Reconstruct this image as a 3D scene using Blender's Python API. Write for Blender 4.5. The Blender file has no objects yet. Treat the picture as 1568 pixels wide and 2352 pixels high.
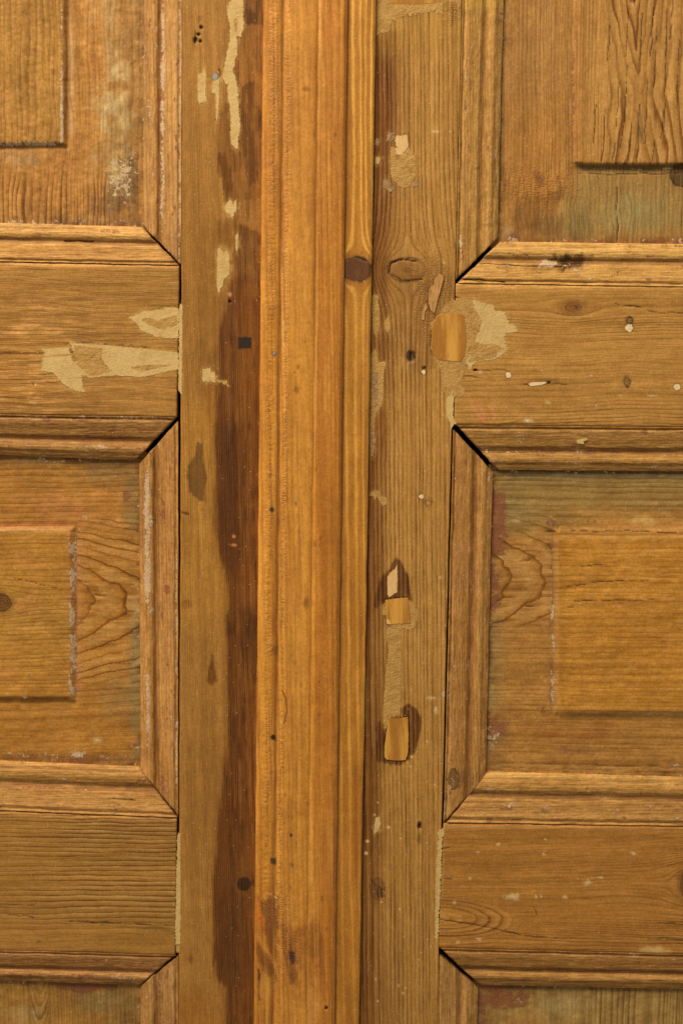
import bpy, bmesh, math
import numpy as np
from mathutils import Vector, Matrix, Euler

# ------------------------------------------------------------------ camera, world, light, exposure
scene = bpy.context.scene
W_D, H_D = 1568.0, 2352.0            # drawing units: the photograph measured as 1568 x 2352
SENS = 36.0; LENS = 50.0
VH = SENS / LENS
PITCH = math.atan(0.107); ROLL = 0.0121
DIST = 1.0 / VH
cam_d = bpy.data.cameras.new('camera'); cam = bpy.data.objects.new('camera', cam_d)
scene.collection.objects.link(cam); scene.camera = cam
cam_d.sensor_fit = 'VERTICAL'; cam_d.sensor_height = SENS; cam_d.sensor_width = 24.0; cam_d.lens = LENS
cam_d.clip_start = 0.05; cam_d.clip_end = 100
CAMROT = Euler((math.pi / 2 - PITCH, 0, 0)).to_matrix() @ Matrix.Rotation(-ROLL, 3, 'Z')
CAMLOC = Vector((0, -DIST * math.cos(PITCH), DIST * math.sin(PITCH)))
cam.matrix_world = Matrix.Translation(CAMLOC) @ CAMROT.to_4x4()
cam_d.dof.use_dof = True; cam_d.dof.focus_distance = DIST; cam_d.dof.aperture_fstop = 2.8

world = bpy.data.worlds.new('World'); scene.world = world; world.use_nodes = True
bg = world.node_tree.nodes['Background']
bg.inputs[0].default_value = (1.0, 0.95, 0.87, 1); bg.inputs[1].default_value = 0.31

def area_light(name, loc, target, size, power, col):
    l = bpy.data.lights.new(name, 'AREA'); l.shape = 'RECTANGLE'; l.size = size[0]; l.size_y = size[1]
    l.energy = power; l.color = col
    o = bpy.data.objects.new(name, l); scene.collection.objects.link(o); o.location = loc
    o.rotation_euler = (Vector(target) - Vector(loc)).to_track_quat('-Z', 'Y').to_euler()
    return o
area_light('overhead_area_light', (-1.15, -1.5, 2.9), (0, 0, 0.0), (1.9, 1.2), 190, (1.0, 0.955, 0.87))  # broad area lamp, overhead and to the left

scene.view_settings.view_transform = 'Standard'; scene.view_settings.look = 'None'
scene.view_settings.exposure = 0.0; scene.view_settings.gamma = 1.0
scene.view_settings.use_curve_mapping = False
scene.render.filter_size = 1.15
scene.cycles.use_denoising = False

# ------------------------------------------------------------------ measuring helpers
RM = np.array(CAMROT); CL = np.array(CAMLOC)
def unproject(X, Y, dep):
    """points of the drawing (X, Y) at dep metres in front of the door's face plane"""
    X = np.asarray(X, float); Y = np.asarray(Y, float)
    c = np.stack([(X - W_D / 2) / H_D * VH, (H_D / 2 - Y) / H_D * VH, -np.ones_like(X)], -1)
    d = c @ RM.T
    k = (-np.asarray(dep) - CL[1]) / d[..., 1]
    return CL + d * k[..., None]

def lin(c):
    c = np.asarray(c, float) / 255.0
    return np.where(c <= 0.04045, c / 12.92, ((c + 0.055) / 1.055) ** 2.4)

def _hash(ix, iy, seed):
    h = (ix.astype(np.int64) * 374761393 + iy.astype(np.int64) * 668265263 + seed * 974634777) & 0xFFFFFFFF
    h = ((h ^ (h >> 13)) * 1274126177) & 0xFFFFFFFF
    h = ((h ^ (h >> 16)) * 2246822519) & 0xFFFFFFFF
    return ((h ^ (h >> 15)) & 0xFFFFFF) / float(0xFFFFFF)
def vnoise(x, y, seed=0):
    ix = np.floor(x); iy = np.floor(y); fx = x - ix; fy = y - iy
    fx = fx * fx * fx * (fx * (fx * 6 - 15) + 10); fy = fy * fy * fy * (fy * (fy * 6 - 15) + 10)
    a = _hash(ix, iy, seed); b = _hash(ix + 1, iy, seed); c = _hash(ix, iy + 1, seed); d = _hash(ix + 1, iy + 1, seed)
    return (a + (b - a) * fx) * (1 - fy) + (c + (d - c) * fx) * fy
def fbm(x, y, seed=0, octv=4, gain=0.5):
    s = 0; a = 1.0; n = 0
    for i in range(octv):
        s = s + a * (vnoise(x + 17.3 * i, y - 9.1 * i, seed + i * 31) * 2 - 1); n += a
        a *= gain; x = x * 2.03; y = y * 2.03
    return s / n * 1.5
def sstep(a, b, x):
    t = np.clip((x - a) / (b - a), 0, 1); return t * t * (3 - 2 * t)
def sdf_poly(X, Y, P):
    P = np.asarray(P, float); d = np.full(X.shape, 1e9); ins = np.zeros(X.shape, bool)
    for (ax, ay), (bx, by) in zip(P, np.roll(P, -1, 0)):
        ex, ey = bx - ax, by - ay
        h = np.clip(((X - ax) * ex + (Y - ay) * ey) / (ex * ex + ey * ey + 1e-9), 0, 1)
        d = np.minimum(d, (X - ax - ex * h) ** 2 + (Y - ay - ey * h) ** 2)
        if ay != by:
            c = ((ay > Y) != (by > Y)) & (X < (bx - ax) * (Y - ay) / (by - ay) + ax)
            ins ^= c
    return np.where(ins, -1, 1) * np.sqrt(d)
def win(x0, y0, pts, k=0.4028):
    return [(x0 + p[0] * k, y0 + p[1] * k) for p in pts]
YR = {1: 0.0, 2: 574.1, 3: 1148.2, 4: 1722.3}
def L(r, *p): return win(0, YR[r], p)
def M(r, *p): return win(459.3, YR[r], p)
def R(r, *p): return win(936.4, YR[r], p)

# ------------------------------------------------------------------ materials
class NT:
    def __init__(s, name):
        s.m = bpy.data.materials.new(name); s.m.use_nodes = True
        s.t = s.m.node_tree; s.n = s.t.nodes; s.l = s.t.links
        s.b = s.n['Principled BSDF']
    def _in(s, sock, v):
        if v is None: return
        if hasattr(v, 'is_output'): s.l.new(v, sock)
        else:
            try: sock.default_value = v
            except Exception: sock.default_value = (v, v, v)
    def node(s, typ, out=0, props=None, **ins):
        n = s.n.new(typ)
        for k, v in (props or {}).items(): setattr(n, k, v)
        for k, v in ins.items():
            kk = int(k[1:]) if k[0] == 'i' and k[1:].isdigit() else k.replace('_', ' ')
            s._in(n.inputs[kk], v)
        return n.outputs[out]
    def math(s, op, a, b=None, c=None, clamp=False):
        return s.node('ShaderNodeMath', 0, {'operation': op, 'use_clamp': clamp}, i0=a, i1=b, i2=c)
    def attr(s, name, out): return s.node('ShaderNodeAttribute', out, {'attribute_name': name})
    def sep(s, v, i): return s.node('ShaderNodeSeparateXYZ', i, None, i0=v)
    def comb(s, x, y, z): return s.node('ShaderNodeCombineXYZ', 0, None, i0=x, i1=y, i2=z)
    def noise(s, vec, scale, detail=3, rough=.55, out=0, dim='3D', dist=0.0):
        return s.node('ShaderNodeTexNoise', out, {'noise_dimensions': dim}, Vector=vec, Scale=scale, Detail=detail, Roughness=rough, Distortion=dist)
    def ss(s, x, a, b, o0=0.0, o1=1.0):
        return s.node('ShaderNodeMapRange', 0, {'interpolation_type': 'SMOOTHSTEP'}, i0=x, i1=a, i2=b, i3=o0, i4=o1)
    def mix(s, f, a, b, mode='MIX'):
        n = s.n.new('ShaderNodeMix'); n.data_type = 'RGBA'; n.blend_type = mode
        s._in(n.inputs[0], f); s._in(n.inputs[6], a); s._in(n.inputs[7], b)
        return n.outputs[2]
    def scale(s, vec, v):
        return s.node('ShaderNodeVectorMath', 0, {'operation': 'MULTIPLY'}, i0=vec, i1=v)

def C4(c): return tuple(lin(c)) + (1.0,)

def wood_material(name, rough=0.6, ring_tint=(0.46, 0.36, 0.27), coat=0.0, fibre=0.2, dust=0.5, streak=0.15, spec=0.14):
    q = NT(name)
    gr = q.attr('gr', 1); g = q.sep(gr, 0); al = q.sep(gr, 1); ac = q.sep(gr, 2)
    col = q.attr('col', 0)
    msk = q.attr('msk', 1); paint = q.sep(msk, 0); prim = q.sep(msk, 1); ringc = q.sep(msk, 2)
    pit = q.attr('msk', 3)
    pos = q.node('ShaderNodeNewGeometry', 0)
    # growth rings
    jit = q.noise(q.comb(ac, q.math('MULTIPLY', al, 0.03), 0.0), 260, 2)
    gg = q.math('ADD', g, q.math('MULTIPLY', q.math('SUBTRACT', jit, 0.5), 0.3))
    fr = q.math('FRACT', gg); fl = q.math('FLOOR', gg)
    up = q.ss(fr, 0.35, 0.86); dn = q.ss(fr, 0.9, 1.0, 1.0, 0.0)
    late = q.math('MULTIPLY', up, dn)
    perring = q.noise(q.comb(q.math('MULTIPLY', fl, 7.31), q.math('MULTIPLY', al, 9.0), 0.0), 1.0, 1)
    amp = q.math('MULTIPLY', ringc, q.ss(perring, 0.25, 0.7, 0.25, 1.35))
    ringf = q.math('MULTIPLY', late, amp, clamp=True)
    c = q.mix(ringf, col, q.mix(1.0, col, tuple(ring_tint) + (1,), 'MULTIPLY'))
    early = q.math('MULTIPLY', q.ss(fr, 0.05, 0.35, 1.0, 0.0), q.math('MULTIPLY', amp, 0.16))
    c = q.mix(early, c, C4((222, 178, 112)))
    # fibres and slow streaks along the grain
    fv = q.comb(q.math('MULTIPLY', ac, 1500), q.math('MULTIPLY', al, 55), 0.0)
    f1 = q.noise(fv, 1.0, 4, .6)
    sv = q.comb(q.math('MULTIPLY', ac, 170), q.math('MULTIPLY', al, 5), 3.7)
    f2 = q.noise(sv, 1.0, 4, .6)
    c = q.mix(1.0, c, q.node('ShaderNodeCombineColor', 0, None, i0=q.ss(f1, .2, .8, 1 - fibre, 1 + fibre), i1=q.ss(f1, .2, .8, 1 - fibre * 1.1, 1 + fibre * 1.1), i2=q.ss(f1, .2, .8, 1 - fibre * 1.3, 1 + fibre * 1.3)), 'MULTIPLY')
    c = q.mix(1.0, c, q.node('ShaderNodeCombineColor', 0, None, i0=q.ss(f2, .25, .75, 1 - streak, 1 + streak), i1=q.ss(f2, .25, .75, 1 - streak * 1.15, 1 + streak * 1.15), i2=q.ss(f2, .25, .75, 1 - streak * 1.4, 1 + streak * 1.4)), 'MULTIPLY')
    # fuzzy torn fibre mottling
    m1 = q.noise(pos, 95, 5, .65); m2 = q.noise(pos, 420, 4, .65)
    c = q.mix(1.0, c, q.node('ShaderNodeCombineColor', 0, None, i0=q.ss(m1, .25, .75, .92, 1.07), i1=q.ss(m1, .25, .75, .9, 1.08), i2=q.ss(m1, .25, .75, .86, 1.1)), 'MULTIPLY')
    c = q.mix(1.0, c, q.node('ShaderNodeCombineColor', 0, None, i0=q.ss(m2, .25, .75, .86, 1.13), i1=q.ss(m2, .25, .75, .845, 1.145), i2=q.ss(m2, .25, .75, .8, 1.18)), 'MULTIPLY')
    # fine drying checks along the grain
    kv = q.comb(q.math('MULTIPLY', ac, 420), q.math('MULTIPLY', al, 16), 9.1)
    kn = q.noise(kv, 1.0, 2, .5)
    chk = q.math('MULTIPLY', q.ss(kn, .735, .78), q.math('ADD', 0.25, q.math('MULTIPLY', ringc, .6)), clamp=True)
    c = q.mix(chk, c, C4((70, 42, 18)))
    # red primer then pale paint, left in chips
    pn = q.noise(pos, 330, 6, .68); pn2 = q.noise(q.scale(pos, (1.0, 1.0, .8)), 210, 6, .7, dist=.4)
    pv = q.math('ADD', q.math('MULTIPLY', prim, 1.08), q.math('MULTIPLY', q.math('SUBTRACT', pn2, .5), 2.0))
    pf = q.ss(pv, .44, .58)
    pc = q.mix(q.noise(pos, 900, 2), C4((104, 52, 28)), C4((160, 100, 66)))
    c = q.mix(q.math('MULTIPLY', pf, .8), c, pc)
    wv = q.math('ADD', q.math('MULTIPLY', paint, 1.12), q.math('MULTIPLY', q.math('SUBTRACT', pn, .5), 2.0))
    wf = q.ss(wv, .46, .56)
    wc = q.mix(q.ss(q.noise(pos, 160, 3), .35, .65), C4((210, 180, 126)), C4((202, 162, 130)))
    wc = q.mix(q.ss(q.noise(pos, 1300, 2), .45, .7), wc, C4((150, 118, 84)))
    c = q.mix(q.math('MULTIPLY', wf, .9), c, wc)
    # sanding dust specks
    vo = q.n.new('ShaderNodeTexVoronoi'); q._in(vo.inputs['Vector'], pos); vo.inputs['Scale'].default_value = 330
    rnd = q.sep(vo.outputs['Color'], 0)
    sp = q.math('MULTIPLY', q.ss(vo.outputs['Distance'], .10, .2, 1, 0), q.ss(rnd, .93 - .1 * dust, .97, 0, 1))
    c = q.mix(q.math('MULTIPLY', sp, .55), c, C4((228, 200, 150)))
    q.l.new(c, q.b.inputs['Base Color'])
    rg = q.math('ADD', q.ss(f2, .3, .7, rough - .05, rough + .06), q.math('MULTIPLY', wf, .15))
    q.l.new(rg, q.b.inputs['Roughness'])
    q.b.inputs['Specular IOR Level'].default_value = spec
    q.b.inputs['Coat Weight'].default_value = coat; q.b.inputs['Coat Roughness'].default_value = .35
    # relief
    pitn = q.noise(q.scale(pos, (.55, 1.0, 1.5)), 560, 3, .6)
    h = q.math('MULTIPLY', ringf, .22)
    h = q.math('ADD', h, q.math('MULTIPLY', f1, .22))
    h = q.math('ADD', h, q.math('MULTIPLY', m2, .35))
    h = q.math('ADD', h, q.math('MULTIPLY', q.math('MULTIPLY', pit, 2.2), q.ss(pitn, .3, .55)))
    h = q.math('ADD', h, q.math('MULTIPLY', wf, .5)); h = q.math('ADD', h, q.math('MULTIPLY', pf, .25))
    h = q.math('SUBTRACT', h, q.math('MULTIPLY', chk, .8))
    bp = q.n.new('ShaderNodeBump'); bp.inputs['Strength'].default_value = .75; bp.inputs['Distance'].default_value = .0006
    q.l.new(h, bp.inputs['Height']); q.l.new(bp.outputs[0], q.b.inputs['Normal'])
    return q.m

def speckle_material(name, c1, c2, c3, rough=.8, s1=60, s2=700, bump=.0006, stretch=(1, 1, 1), lowamt=(.4, .7), through=0.0):
    q = NT(name); pos = q.scale(q.node('ShaderNodeNewGeometry', 0), stretch)
    n1 = q.noise(pos, s1, 5, .65); n2 = q.noise(pos, s2, 3, .6); n3 = q.noise(pos, s2 * .35, 4, .6)
    c = q.mix(q.ss(n1, *lowamt), C4(c1), C4(c2))
    c = q.mix(q.math('MULTIPLY', q.ss(n2, .58, .75), .7), c, C4(c3))
    c = q.mix(q.math('MULTIPLY', q.ss(n3, .62, .72), .35), c, C4([v * .62 for v in c2]))
    if through:
        c = q.mix(q.math('MULTIPLY', q.ss(q.noise(pos, 130, 5, .7), .56, .66), through), c, C4((172, 126, 66)))
        c = q.mix(q.ss(q.noise(pos, 480, 2, .5), .70, .76), c, C4((112, 72, 34)))
    q.l.new(c, q.b.inputs['Base Color']); q.b.inputs['Roughness'].default_value = rough
    q.b.inputs['Specular IOR Level'].default_value = .3
    bp = q.n.new('ShaderNodeBump'); bp.inputs['Strength'].default_value = .8; bp.inputs['Distance'].default_value = bump
    q.l.new(q.math('ADD', n3, q.math('MULTIPLY', n2, .5)), bp.inputs['Height']); q.l.new(bp.outputs[0], q.b.inputs['Normal'])
    return q.m
def plain(name, c, rough=.6, metal=0.0):
    q = NT(name); pos = q.node('ShaderNodeNewGeometry', 0)
    n = q.noise(pos, 900, 3)
    q.l.new(q.mix(q.ss(n, .3, .7), C4([v * .75 for v in c]), C4(c)), q.b.inputs['Base Color'])
    q.b.inputs['Roughness'].default_value = rough; q.b.inputs['Metallic'].default_value = metal; q.b.inputs['Specular IOR Level'].default_value = .15
    return q.m

OLD = wood_material('weathered_pine', .62, dust=.4)
HONEY = wood_material('honey_pine', .5, ring_tint=(.66, .54, .4), coat=.06, fibre=.13, dust=.5, streak=.13, spec=.3)
PUTTY = speckle_material('pale_filler', (204, 166, 100), (192, 152, 86), (216, 184, 124), through=.35, bump=.0007)
PUTTYB = speckle_material('brown_filler', (186, 140, 70), (164, 116, 52), (204, 164, 98), s1=90, bump=.0015, through=.45)
GREYP = speckle_material('grey_crumbly_filler', (168, 128, 78), (132, 90, 48), (212, 176, 128), s1=200, s2=600, bump=.0016)
CHIP = speckle_material('fresh_split_wood', (222, 178, 112), (208, 158, 92), (230, 196, 136), s1=120, stretch=(4, 1, .6))
PLUG = speckle_material('plug_pine', (208, 148, 58), (164, 104, 30), (204, 150, 70), rough=.55, s1=22, s2=500, stretch=(3.2, 1, .35), bump=.0003, lowamt=(.4, .6))
SPLINT = speckle_material('splinter_pine', (196, 142, 76), (150, 100, 48), (214, 168, 100), s1=90, s2=400, stretch=(5, 1, .7), bump=.001)
STEEL = plain('nail_steel', (178, 172, 162), .5, .35)
WHITEDOT = speckle_material('nail_filler', (226, 196, 146), (214, 178, 124), (236, 212, 170), s1=300)
IRON = plain('old_iron', (58, 44, 32), .6)
RUST = plain('dark_nail', (84, 68, 50), .55, .2)
DARK = plain('dark_core', (26, 16, 9), .9)  # for the added backing that darkens the gaps

# ------------------------------------------------------------------ objects
def link(o, parent=None):
    scene.collection.objects.link(o)
    if parent is not None: o.parent = parent
    return o
def leaf(label):
    o = bpy.data.objects.new('door_leaf', None); link(o)
    o.empty_display_size = .05
    o['label'] = label; o['category'] = 'door'; o['group'] = 'leaves of the old double door'
    return o

class Surf:
    def __init__(s, quad, step, base, dep):
        q = np.asarray(quad, float); s.quad = q
        wx = max(np.linalg.norm(q[1] - q[0]), np.linalg.norm(q[2] - q[3])); hy = max(np.linalg.norm(q[3] - q[0]), np.linalg.norm(q[2] - q[1]))
        s.nx = max(2, int(wx / step[0]) + 1); s.ny = max(2, int(hy / step[1]) + 1)
        S, T = np.meshgrid(np.linspace(0, 1, s.nx), np.linspace(0, 1, s.ny))
        s.S, s.T = S, T
        P = ((1 - S) * (1 - T))[..., None] * q[0] + (S * (1 - T))[..., None] * q[1] + (S * T)[..., None] * q[2] + ((1 - S) * T)[..., None] * q[3]
        s.X, s.Y = P[..., 0].copy(), P[..., 1].copy()
        s.col = np.broadcast_to(lin(base), s.X.shape + (3,)).copy()
        s.dep = np.zeros_like(s.X) + dep            # mm in front of the face plane
        s.paint = np.zeros_like(s.X); s.prim = np.zeros_like(s.X); s.ring = np.full_like(s.X, .5); s.pit = np.zeros_like(s.X)
        U = unproject(s.X, s.Y, 0.0)
        s.U = U[..., 0] * H_D + W_D / 2; s.V = -U[..., 2] * H_D + H_D / 2   # straightened drawing coordinates
        s.wx, s.hy = wx, hy
        s.g = s.U / 10
        s.vert = True
    def mix(s, m, c, k=1.0):
        m = np.clip(m * k, 0, 1)[..., None]; s.col = s.col * (1 - m) + lin(c) * m
    def mul(s, m, f):
        f = np.asarray(f, float); s.col = s.col * (1 + m[..., None] * (f - 1))
    def mottle(s, sx, sy, amt, seed, c=None, lo=.0, hi=.8):
        n = fbm(s.U / sx, s.V / sy, seed, 5)
        if c is None: s.col = s.col * (1 + np.array([.85, 1.0, 1.25]) * amt * n[..., None])
        else: s.mix(sstep(lo, hi, n), c, amt)
    def grain(s, vert, sp, seed, warp=6, slope=0., knots=(), var=2.0, ring=.5, wl=(500, 160)):
        s.vert = vert
        a0, l0 = (s.U, s.V) if vert else (s.V, s.U)
        a = a0 + warp * fbm(l0 / wl[0], a0 / wl[1], seed, 3) + slope * l0
        ins = None
        for (kx, ky, rx, ry) in knots:
            da = (s.X - kx) if vert else (s.Y - ky); dl = (s.Y - ky) if vert else (s.X - kx)
            ra, rl = (rx, ry) if vert else (ry, rx)
            e = da ** 2 + (dl * ra / (rl * 1.35)) ** 2
            a = a - da * np.clip(1.15 * ra * ra / np.maximum(e, ra * ra), 0, 1)
            R2 = (da / ra) ** 2 + (dl / rl) ** 2
            if ins is None: ins = []
            ins.append((R2, ra))
        g = a / sp + var * fbm(a / 85, np.zeros_like(a) + seed, seed + 5, 3)
        for R2, ra in (ins or []):
            g = np.where(R2 < 1, np.sqrt(R2) * ra / (sp * .55) + 900, g)
        s.g = g; s.ring[:] = ring
        return a
    def thin(s, k, sel=None):
        fl = np.floor(s.g); f = fl + (s.g - fl) ** k
        s.g = f if sel is None else np.where(sel, f, s.g)
    def grime(s, d, w, seed, k=.65, paint=.5, prim=.45):
        a = np.exp(-np.maximum(d, 0) / w) * sstep(-40, 0, d)
        n = fbm(s.X / 20, s.Y / 20, seed, 5); n2 = fbm(s.X / 11, s.Y / 11, seed + 1, 5); n3 = fbm(s.X / 15, s.Y / 15, seed + 2, 5)
        s.mix(a * sstep(0, .8, -n), (138, 120, 78), .4); s.mix(a * sstep(-.25, .6, n), (88, 60, 32), k)
        s.paint += a * paint * sstep(.0, .75, n2); s.prim += a * prim * sstep(.0, .75, n3)
        a2 = np.exp(-np.maximum(d, 0) / (w * 3.5)); s.mix(a2 * sstep(.1, .9, fbm(s.X / 50, s.Y / 50, seed + 4, 5)), (124, 84, 44), .5)
    def ridge(s, amp):
        s.dep += amp * np.cos(2 * np.pi * s.g) * s.ring
    def knotcol(s, kx, ky, rx, ry, c, k=.9, rim=(60, 36, 18), rimk=.8, halo=.25):
        th = 1 + .08 * fbm(s.X / 9, s.Y / 9, int(kx) % 97, 3)
        R = np.sqrt(((s.X - kx) / rx) ** 2 + ((s.Y - ky) / ry) ** 2) * th
        s.mix(sstep(2.0, 1.0, R), (120, 76, 34), halo)
        s.mix(sstep(1.05, .92, R), c, k)
        s.mix(np.exp(-((R - 1) / .07) ** 2), rim, rimk)
    def stain(s, poly, c, k=.9, soft=3, rag=3, rs=(7, 40), seed=1, mode='mix', dep=0., paint=0., prim=0., ring=None):
        P = np.asarray(poly, float); m = soft + rag * 2 + 4
        sel = (s.X > P[:, 0].min() - m) & (s.X < P[:, 0].max() + m) & (s.Y > P[:, 1].min() - m) & (s.Y < P[:, 1].max() + m)
        if not sel.any(): return
        X = s.X[sel]; Y = s.Y[sel]
        d = sdf_poly(X, Y, P) + rag * fbm(X / rs[0], Y / rs[1], seed, 4)
        f = np.zeros_like(s.X); f[sel] = sstep(soft, -soft, d)
        if mode == 'mix': s.mix(f, c, k)
        else: s.mul(f * k, lin(c) / lin((166, 122, 66)))
        s.dep += f * dep; s.paint += f * paint; s.prim += f * prim
        if ring is not None: s.ring = s.ring * (1 - f) + ring * f
        return f
    def blob(s, x, y, rx, ry, c=None, k=.6, seed=3, rag=.35, sc=(14, 30), paint=0., prim=0., dep=0., pit=0.):
        r = np.sqrt(((s.X - x) / rx) ** 2 + ((s.Y - y) / ry) ** 2) + rag * fbm(s.X / sc[0], s.Y / sc[1], seed, 4)
        f = sstep(1.15, .35, r)
        if c is not None: s.mix(f, c, k)
        s.paint += f * paint; s.prim += f * prim; s.dep += f * dep; s.pit += f * pit
        return f
    def hole(s, x, y, r, dep=-2.0, c=(30, 17, 8), ry=None):
        ry = ry or r
        R = np.sqrt(((s.X - x) / r) ** 2 + ((s.Y - y) / ry) ** 2) + .25 * fbm(s.X / 4, s.Y / 4, int(x + y), 3)
        f = sstep(1.25, .65, R); s.mix(f, c, .95); s.dep += f * dep
    def crack(s, pts, w=1.6, dep=-.8, c=(42, 24, 10), k=.9, wob=2.0, seed=4):
        P = np.asarray(pts, float)
        sel = (s.X > P[:, 0].min() - 12) & (s.X < P[:, 0].max() + 12) & (s.Y > P[:, 1].min() - 12) & (s.Y < P[:, 1].max() + 12)
        if not sel.any(): return
        X = s.X[sel] + wob * fbm(s.X[sel] / 20, s.Y[sel] / 20, seed, 3); Y = s.Y[sel] + wob * fbm(s.X[sel] / 20, s.Y[sel] / 20, seed + 9, 3)
        d = np.full(X.shape, 1e9)
        for (ax, ay), (bx, by) in zip(P[:-1], P[1:]):
            ex, ey = bx - ax, by - ay; h = np.clip(((X - ax) * ex + (Y - ay) * ey) / (ex * ex + ey * ey + 1e-9), 0, 1)
            d = np.minimum(d, np.hypot(X - ax - ex * h, Y - ay - ey * h))
        ww = w * (.75 + .5 * fbm(X / 25, Y / 25, seed + 2, 3))
        f = np.zeros_like(s.X); f[sel] = sstep(1.5, .35, d / np.maximum(ww, .3))
        s.mix(f, c, k); s.dep += f * dep
    def lineband(s, coord, c0, w, n=None):
        return np.exp(-((coord - c0) / w) ** 2)
    def arris(s, sides, r=4.0, h=1.0, seed=2, chip=1.0):
        """round and wear the given edges: l r t b"""
        ds = {'l': s.S * s.wx, 'r': (1 - s.S) * s.wx, 't': s.T * s.hy, 'b': (1 - s.T) * s.hy}
        for k in sides:
            d = ds[k]; n = fbm(s.X / 26, s.Y / 26, seed, 4)
            rr = r * (1 + chip * .8 * np.clip(n, -.7, 1.2))
            s.dep -= h * np.clip(1 - d / np.maximum(rr, .5), 0, 1) ** 2
    def final_col(s):
        c = s.col * np.array([1.02, .985, .9]); m = c.mean(-1, keepdims=True)
        ac, al = (s.U, s.V) if s.vert else (s.V, s.U); sd = int(abs(s.quad.sum())) % 91
        n = .075 * fbm(ac / 9, al / 75, sd, 4) + .06 * fbm(s.U / 42, s.V / 42, sd + 1, 4) + .05 * fbm(ac / 3.2, al / 30, sd + 2, 3)
        return np.clip((m + (c - m) * 1.03) * (1 + np.array([.85, 1., 1.2]) * n[..., None]), .004, 1)
    def build(s, name, parent, mat, skirt=14.0, wob=.7, label=None):
        X = s.X + wob * fbm(s.U / 60, s.V / 60, 77, 3); Y = s.Y + wob * fbm(s.U / 60, s.V / 60, 78, 3)
        P = unproject(X, Y, s.dep / 1000.0)
        ny, nx = s.ny, s.nx; N = nx * ny
        idx = np.arange(N).reshape(ny, nx)
        f = np.stack([idx[:-1, :-1], idx[1:, :-1], idx[1:, 1:], idx[:-1, 1:]], -1).reshape(-1, 4)
        ring = np.concatenate([idx[0, :-1], idx[:-1, -1], idx[-1, :0:-1], idx[:0:-1, 0]])
        V = P.reshape(-1, 3); nr = len(ring)
        low = V[ring].copy(); low[:, 1] += skirt / 1000.0
        li = N + np.arange(nr)
        side = np.stack([ring, np.roll(ring, -1), np.roll(li, -1), li], -1)
        V = np.concatenate([V, low]); F = np.concatenate([f, side])
        me = bpy.data.meshes.new(name)
        me.vertices.add(len(V)); me.vertices.foreach_set('co', V.astype(np.float32).ravel())
        me.loops.add(F.size); me.loops.foreach_set('vertex_index', F.astype(np.int32).ravel())
        me.polygons.add(len(F)); me.polygons.foreach_set('loop_start', np.arange(0, F.size, 4, dtype=np.int32))
        sm = np.ones(len(F), bool); sm[len(f):] = False
        me.update(calc_edges=True); me.polygons.foreach_set('use_smooth', sm)
        def ext(a): a = a.reshape(N, -1); return np.concatenate([a, a[ring]])
        al, ac = (s.V, s.U) if s.vert else (s.U, s.V)
        at = me.attributes.new('col', 'FLOAT_COLOR', 'POINT')
        at.data.foreach_set('color', np.concatenate([ext(s.final_col()), np.ones((len(V), 1))], 1).astype(np.float32).ravel())
        at = me.attributes.new('gr', 'FLOAT_VECTOR', 'POINT')
        sd = (hash_name(name) + s.quad.sum()) % 50
        at.data.foreach_set('vector', ext(np.stack([s.g + 2000, al / H_D + sd, ac / H_D + sd * .37], -1)).astype(np.float32).ravel())
        at = me.attributes.new('msk', 'FLOAT_COLOR', 'POINT')
        at.data.foreach_set('color', ext(np.stack([s.paint, s.prim, s.ring, s.pit], -1)).astype(np.float32).ravel())
        me.materials.append(mat); me.validate()
        o = link(bpy.data.objects.new(name, me), parent)
        if label: o['label'] = label
        s.ext = ext; s.nv = len(V); REG[o.name] = (s, o)
        return o
    def refresh(s, o):
        me = o.data
        me.attributes['col'].data.foreach_set('color', np.concatenate([s.ext(s.final_col()), np.ones((s.nv, 1))], 1).astype(np.float32).ravel())
        me.attributes['msk'].data.foreach_set('color', s.ext(np.stack([s.paint, s.prim, s.ring, s.pit], -1)).astype(np.float32).ravel())
REG = {}
PN = [0]
SMEAR = {'pale_filler': ((188, 150, 84), .6), 'brown_filler': ((158, 114, 54), .6), 'grey_crumbly_filler': ((140, 104, 62), .5), 'fresh_split_wood': ((120, 74, 34), .4),
         'plug_pine': ((70, 42, 18), .55), 'splinter_pine': ((84, 52, 24), .6), 'nail_filler': ((92, 58, 28), .6), 'nail_steel': ((80, 48, 22), .5), 'dark_nail': ((92, 54, 22), .6), 'old_iron': ((48, 28, 12), .5)}
def hash_name(n): return sum(ord(c) * (i + 1) for i, c in enumerate(n)) % 37

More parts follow.
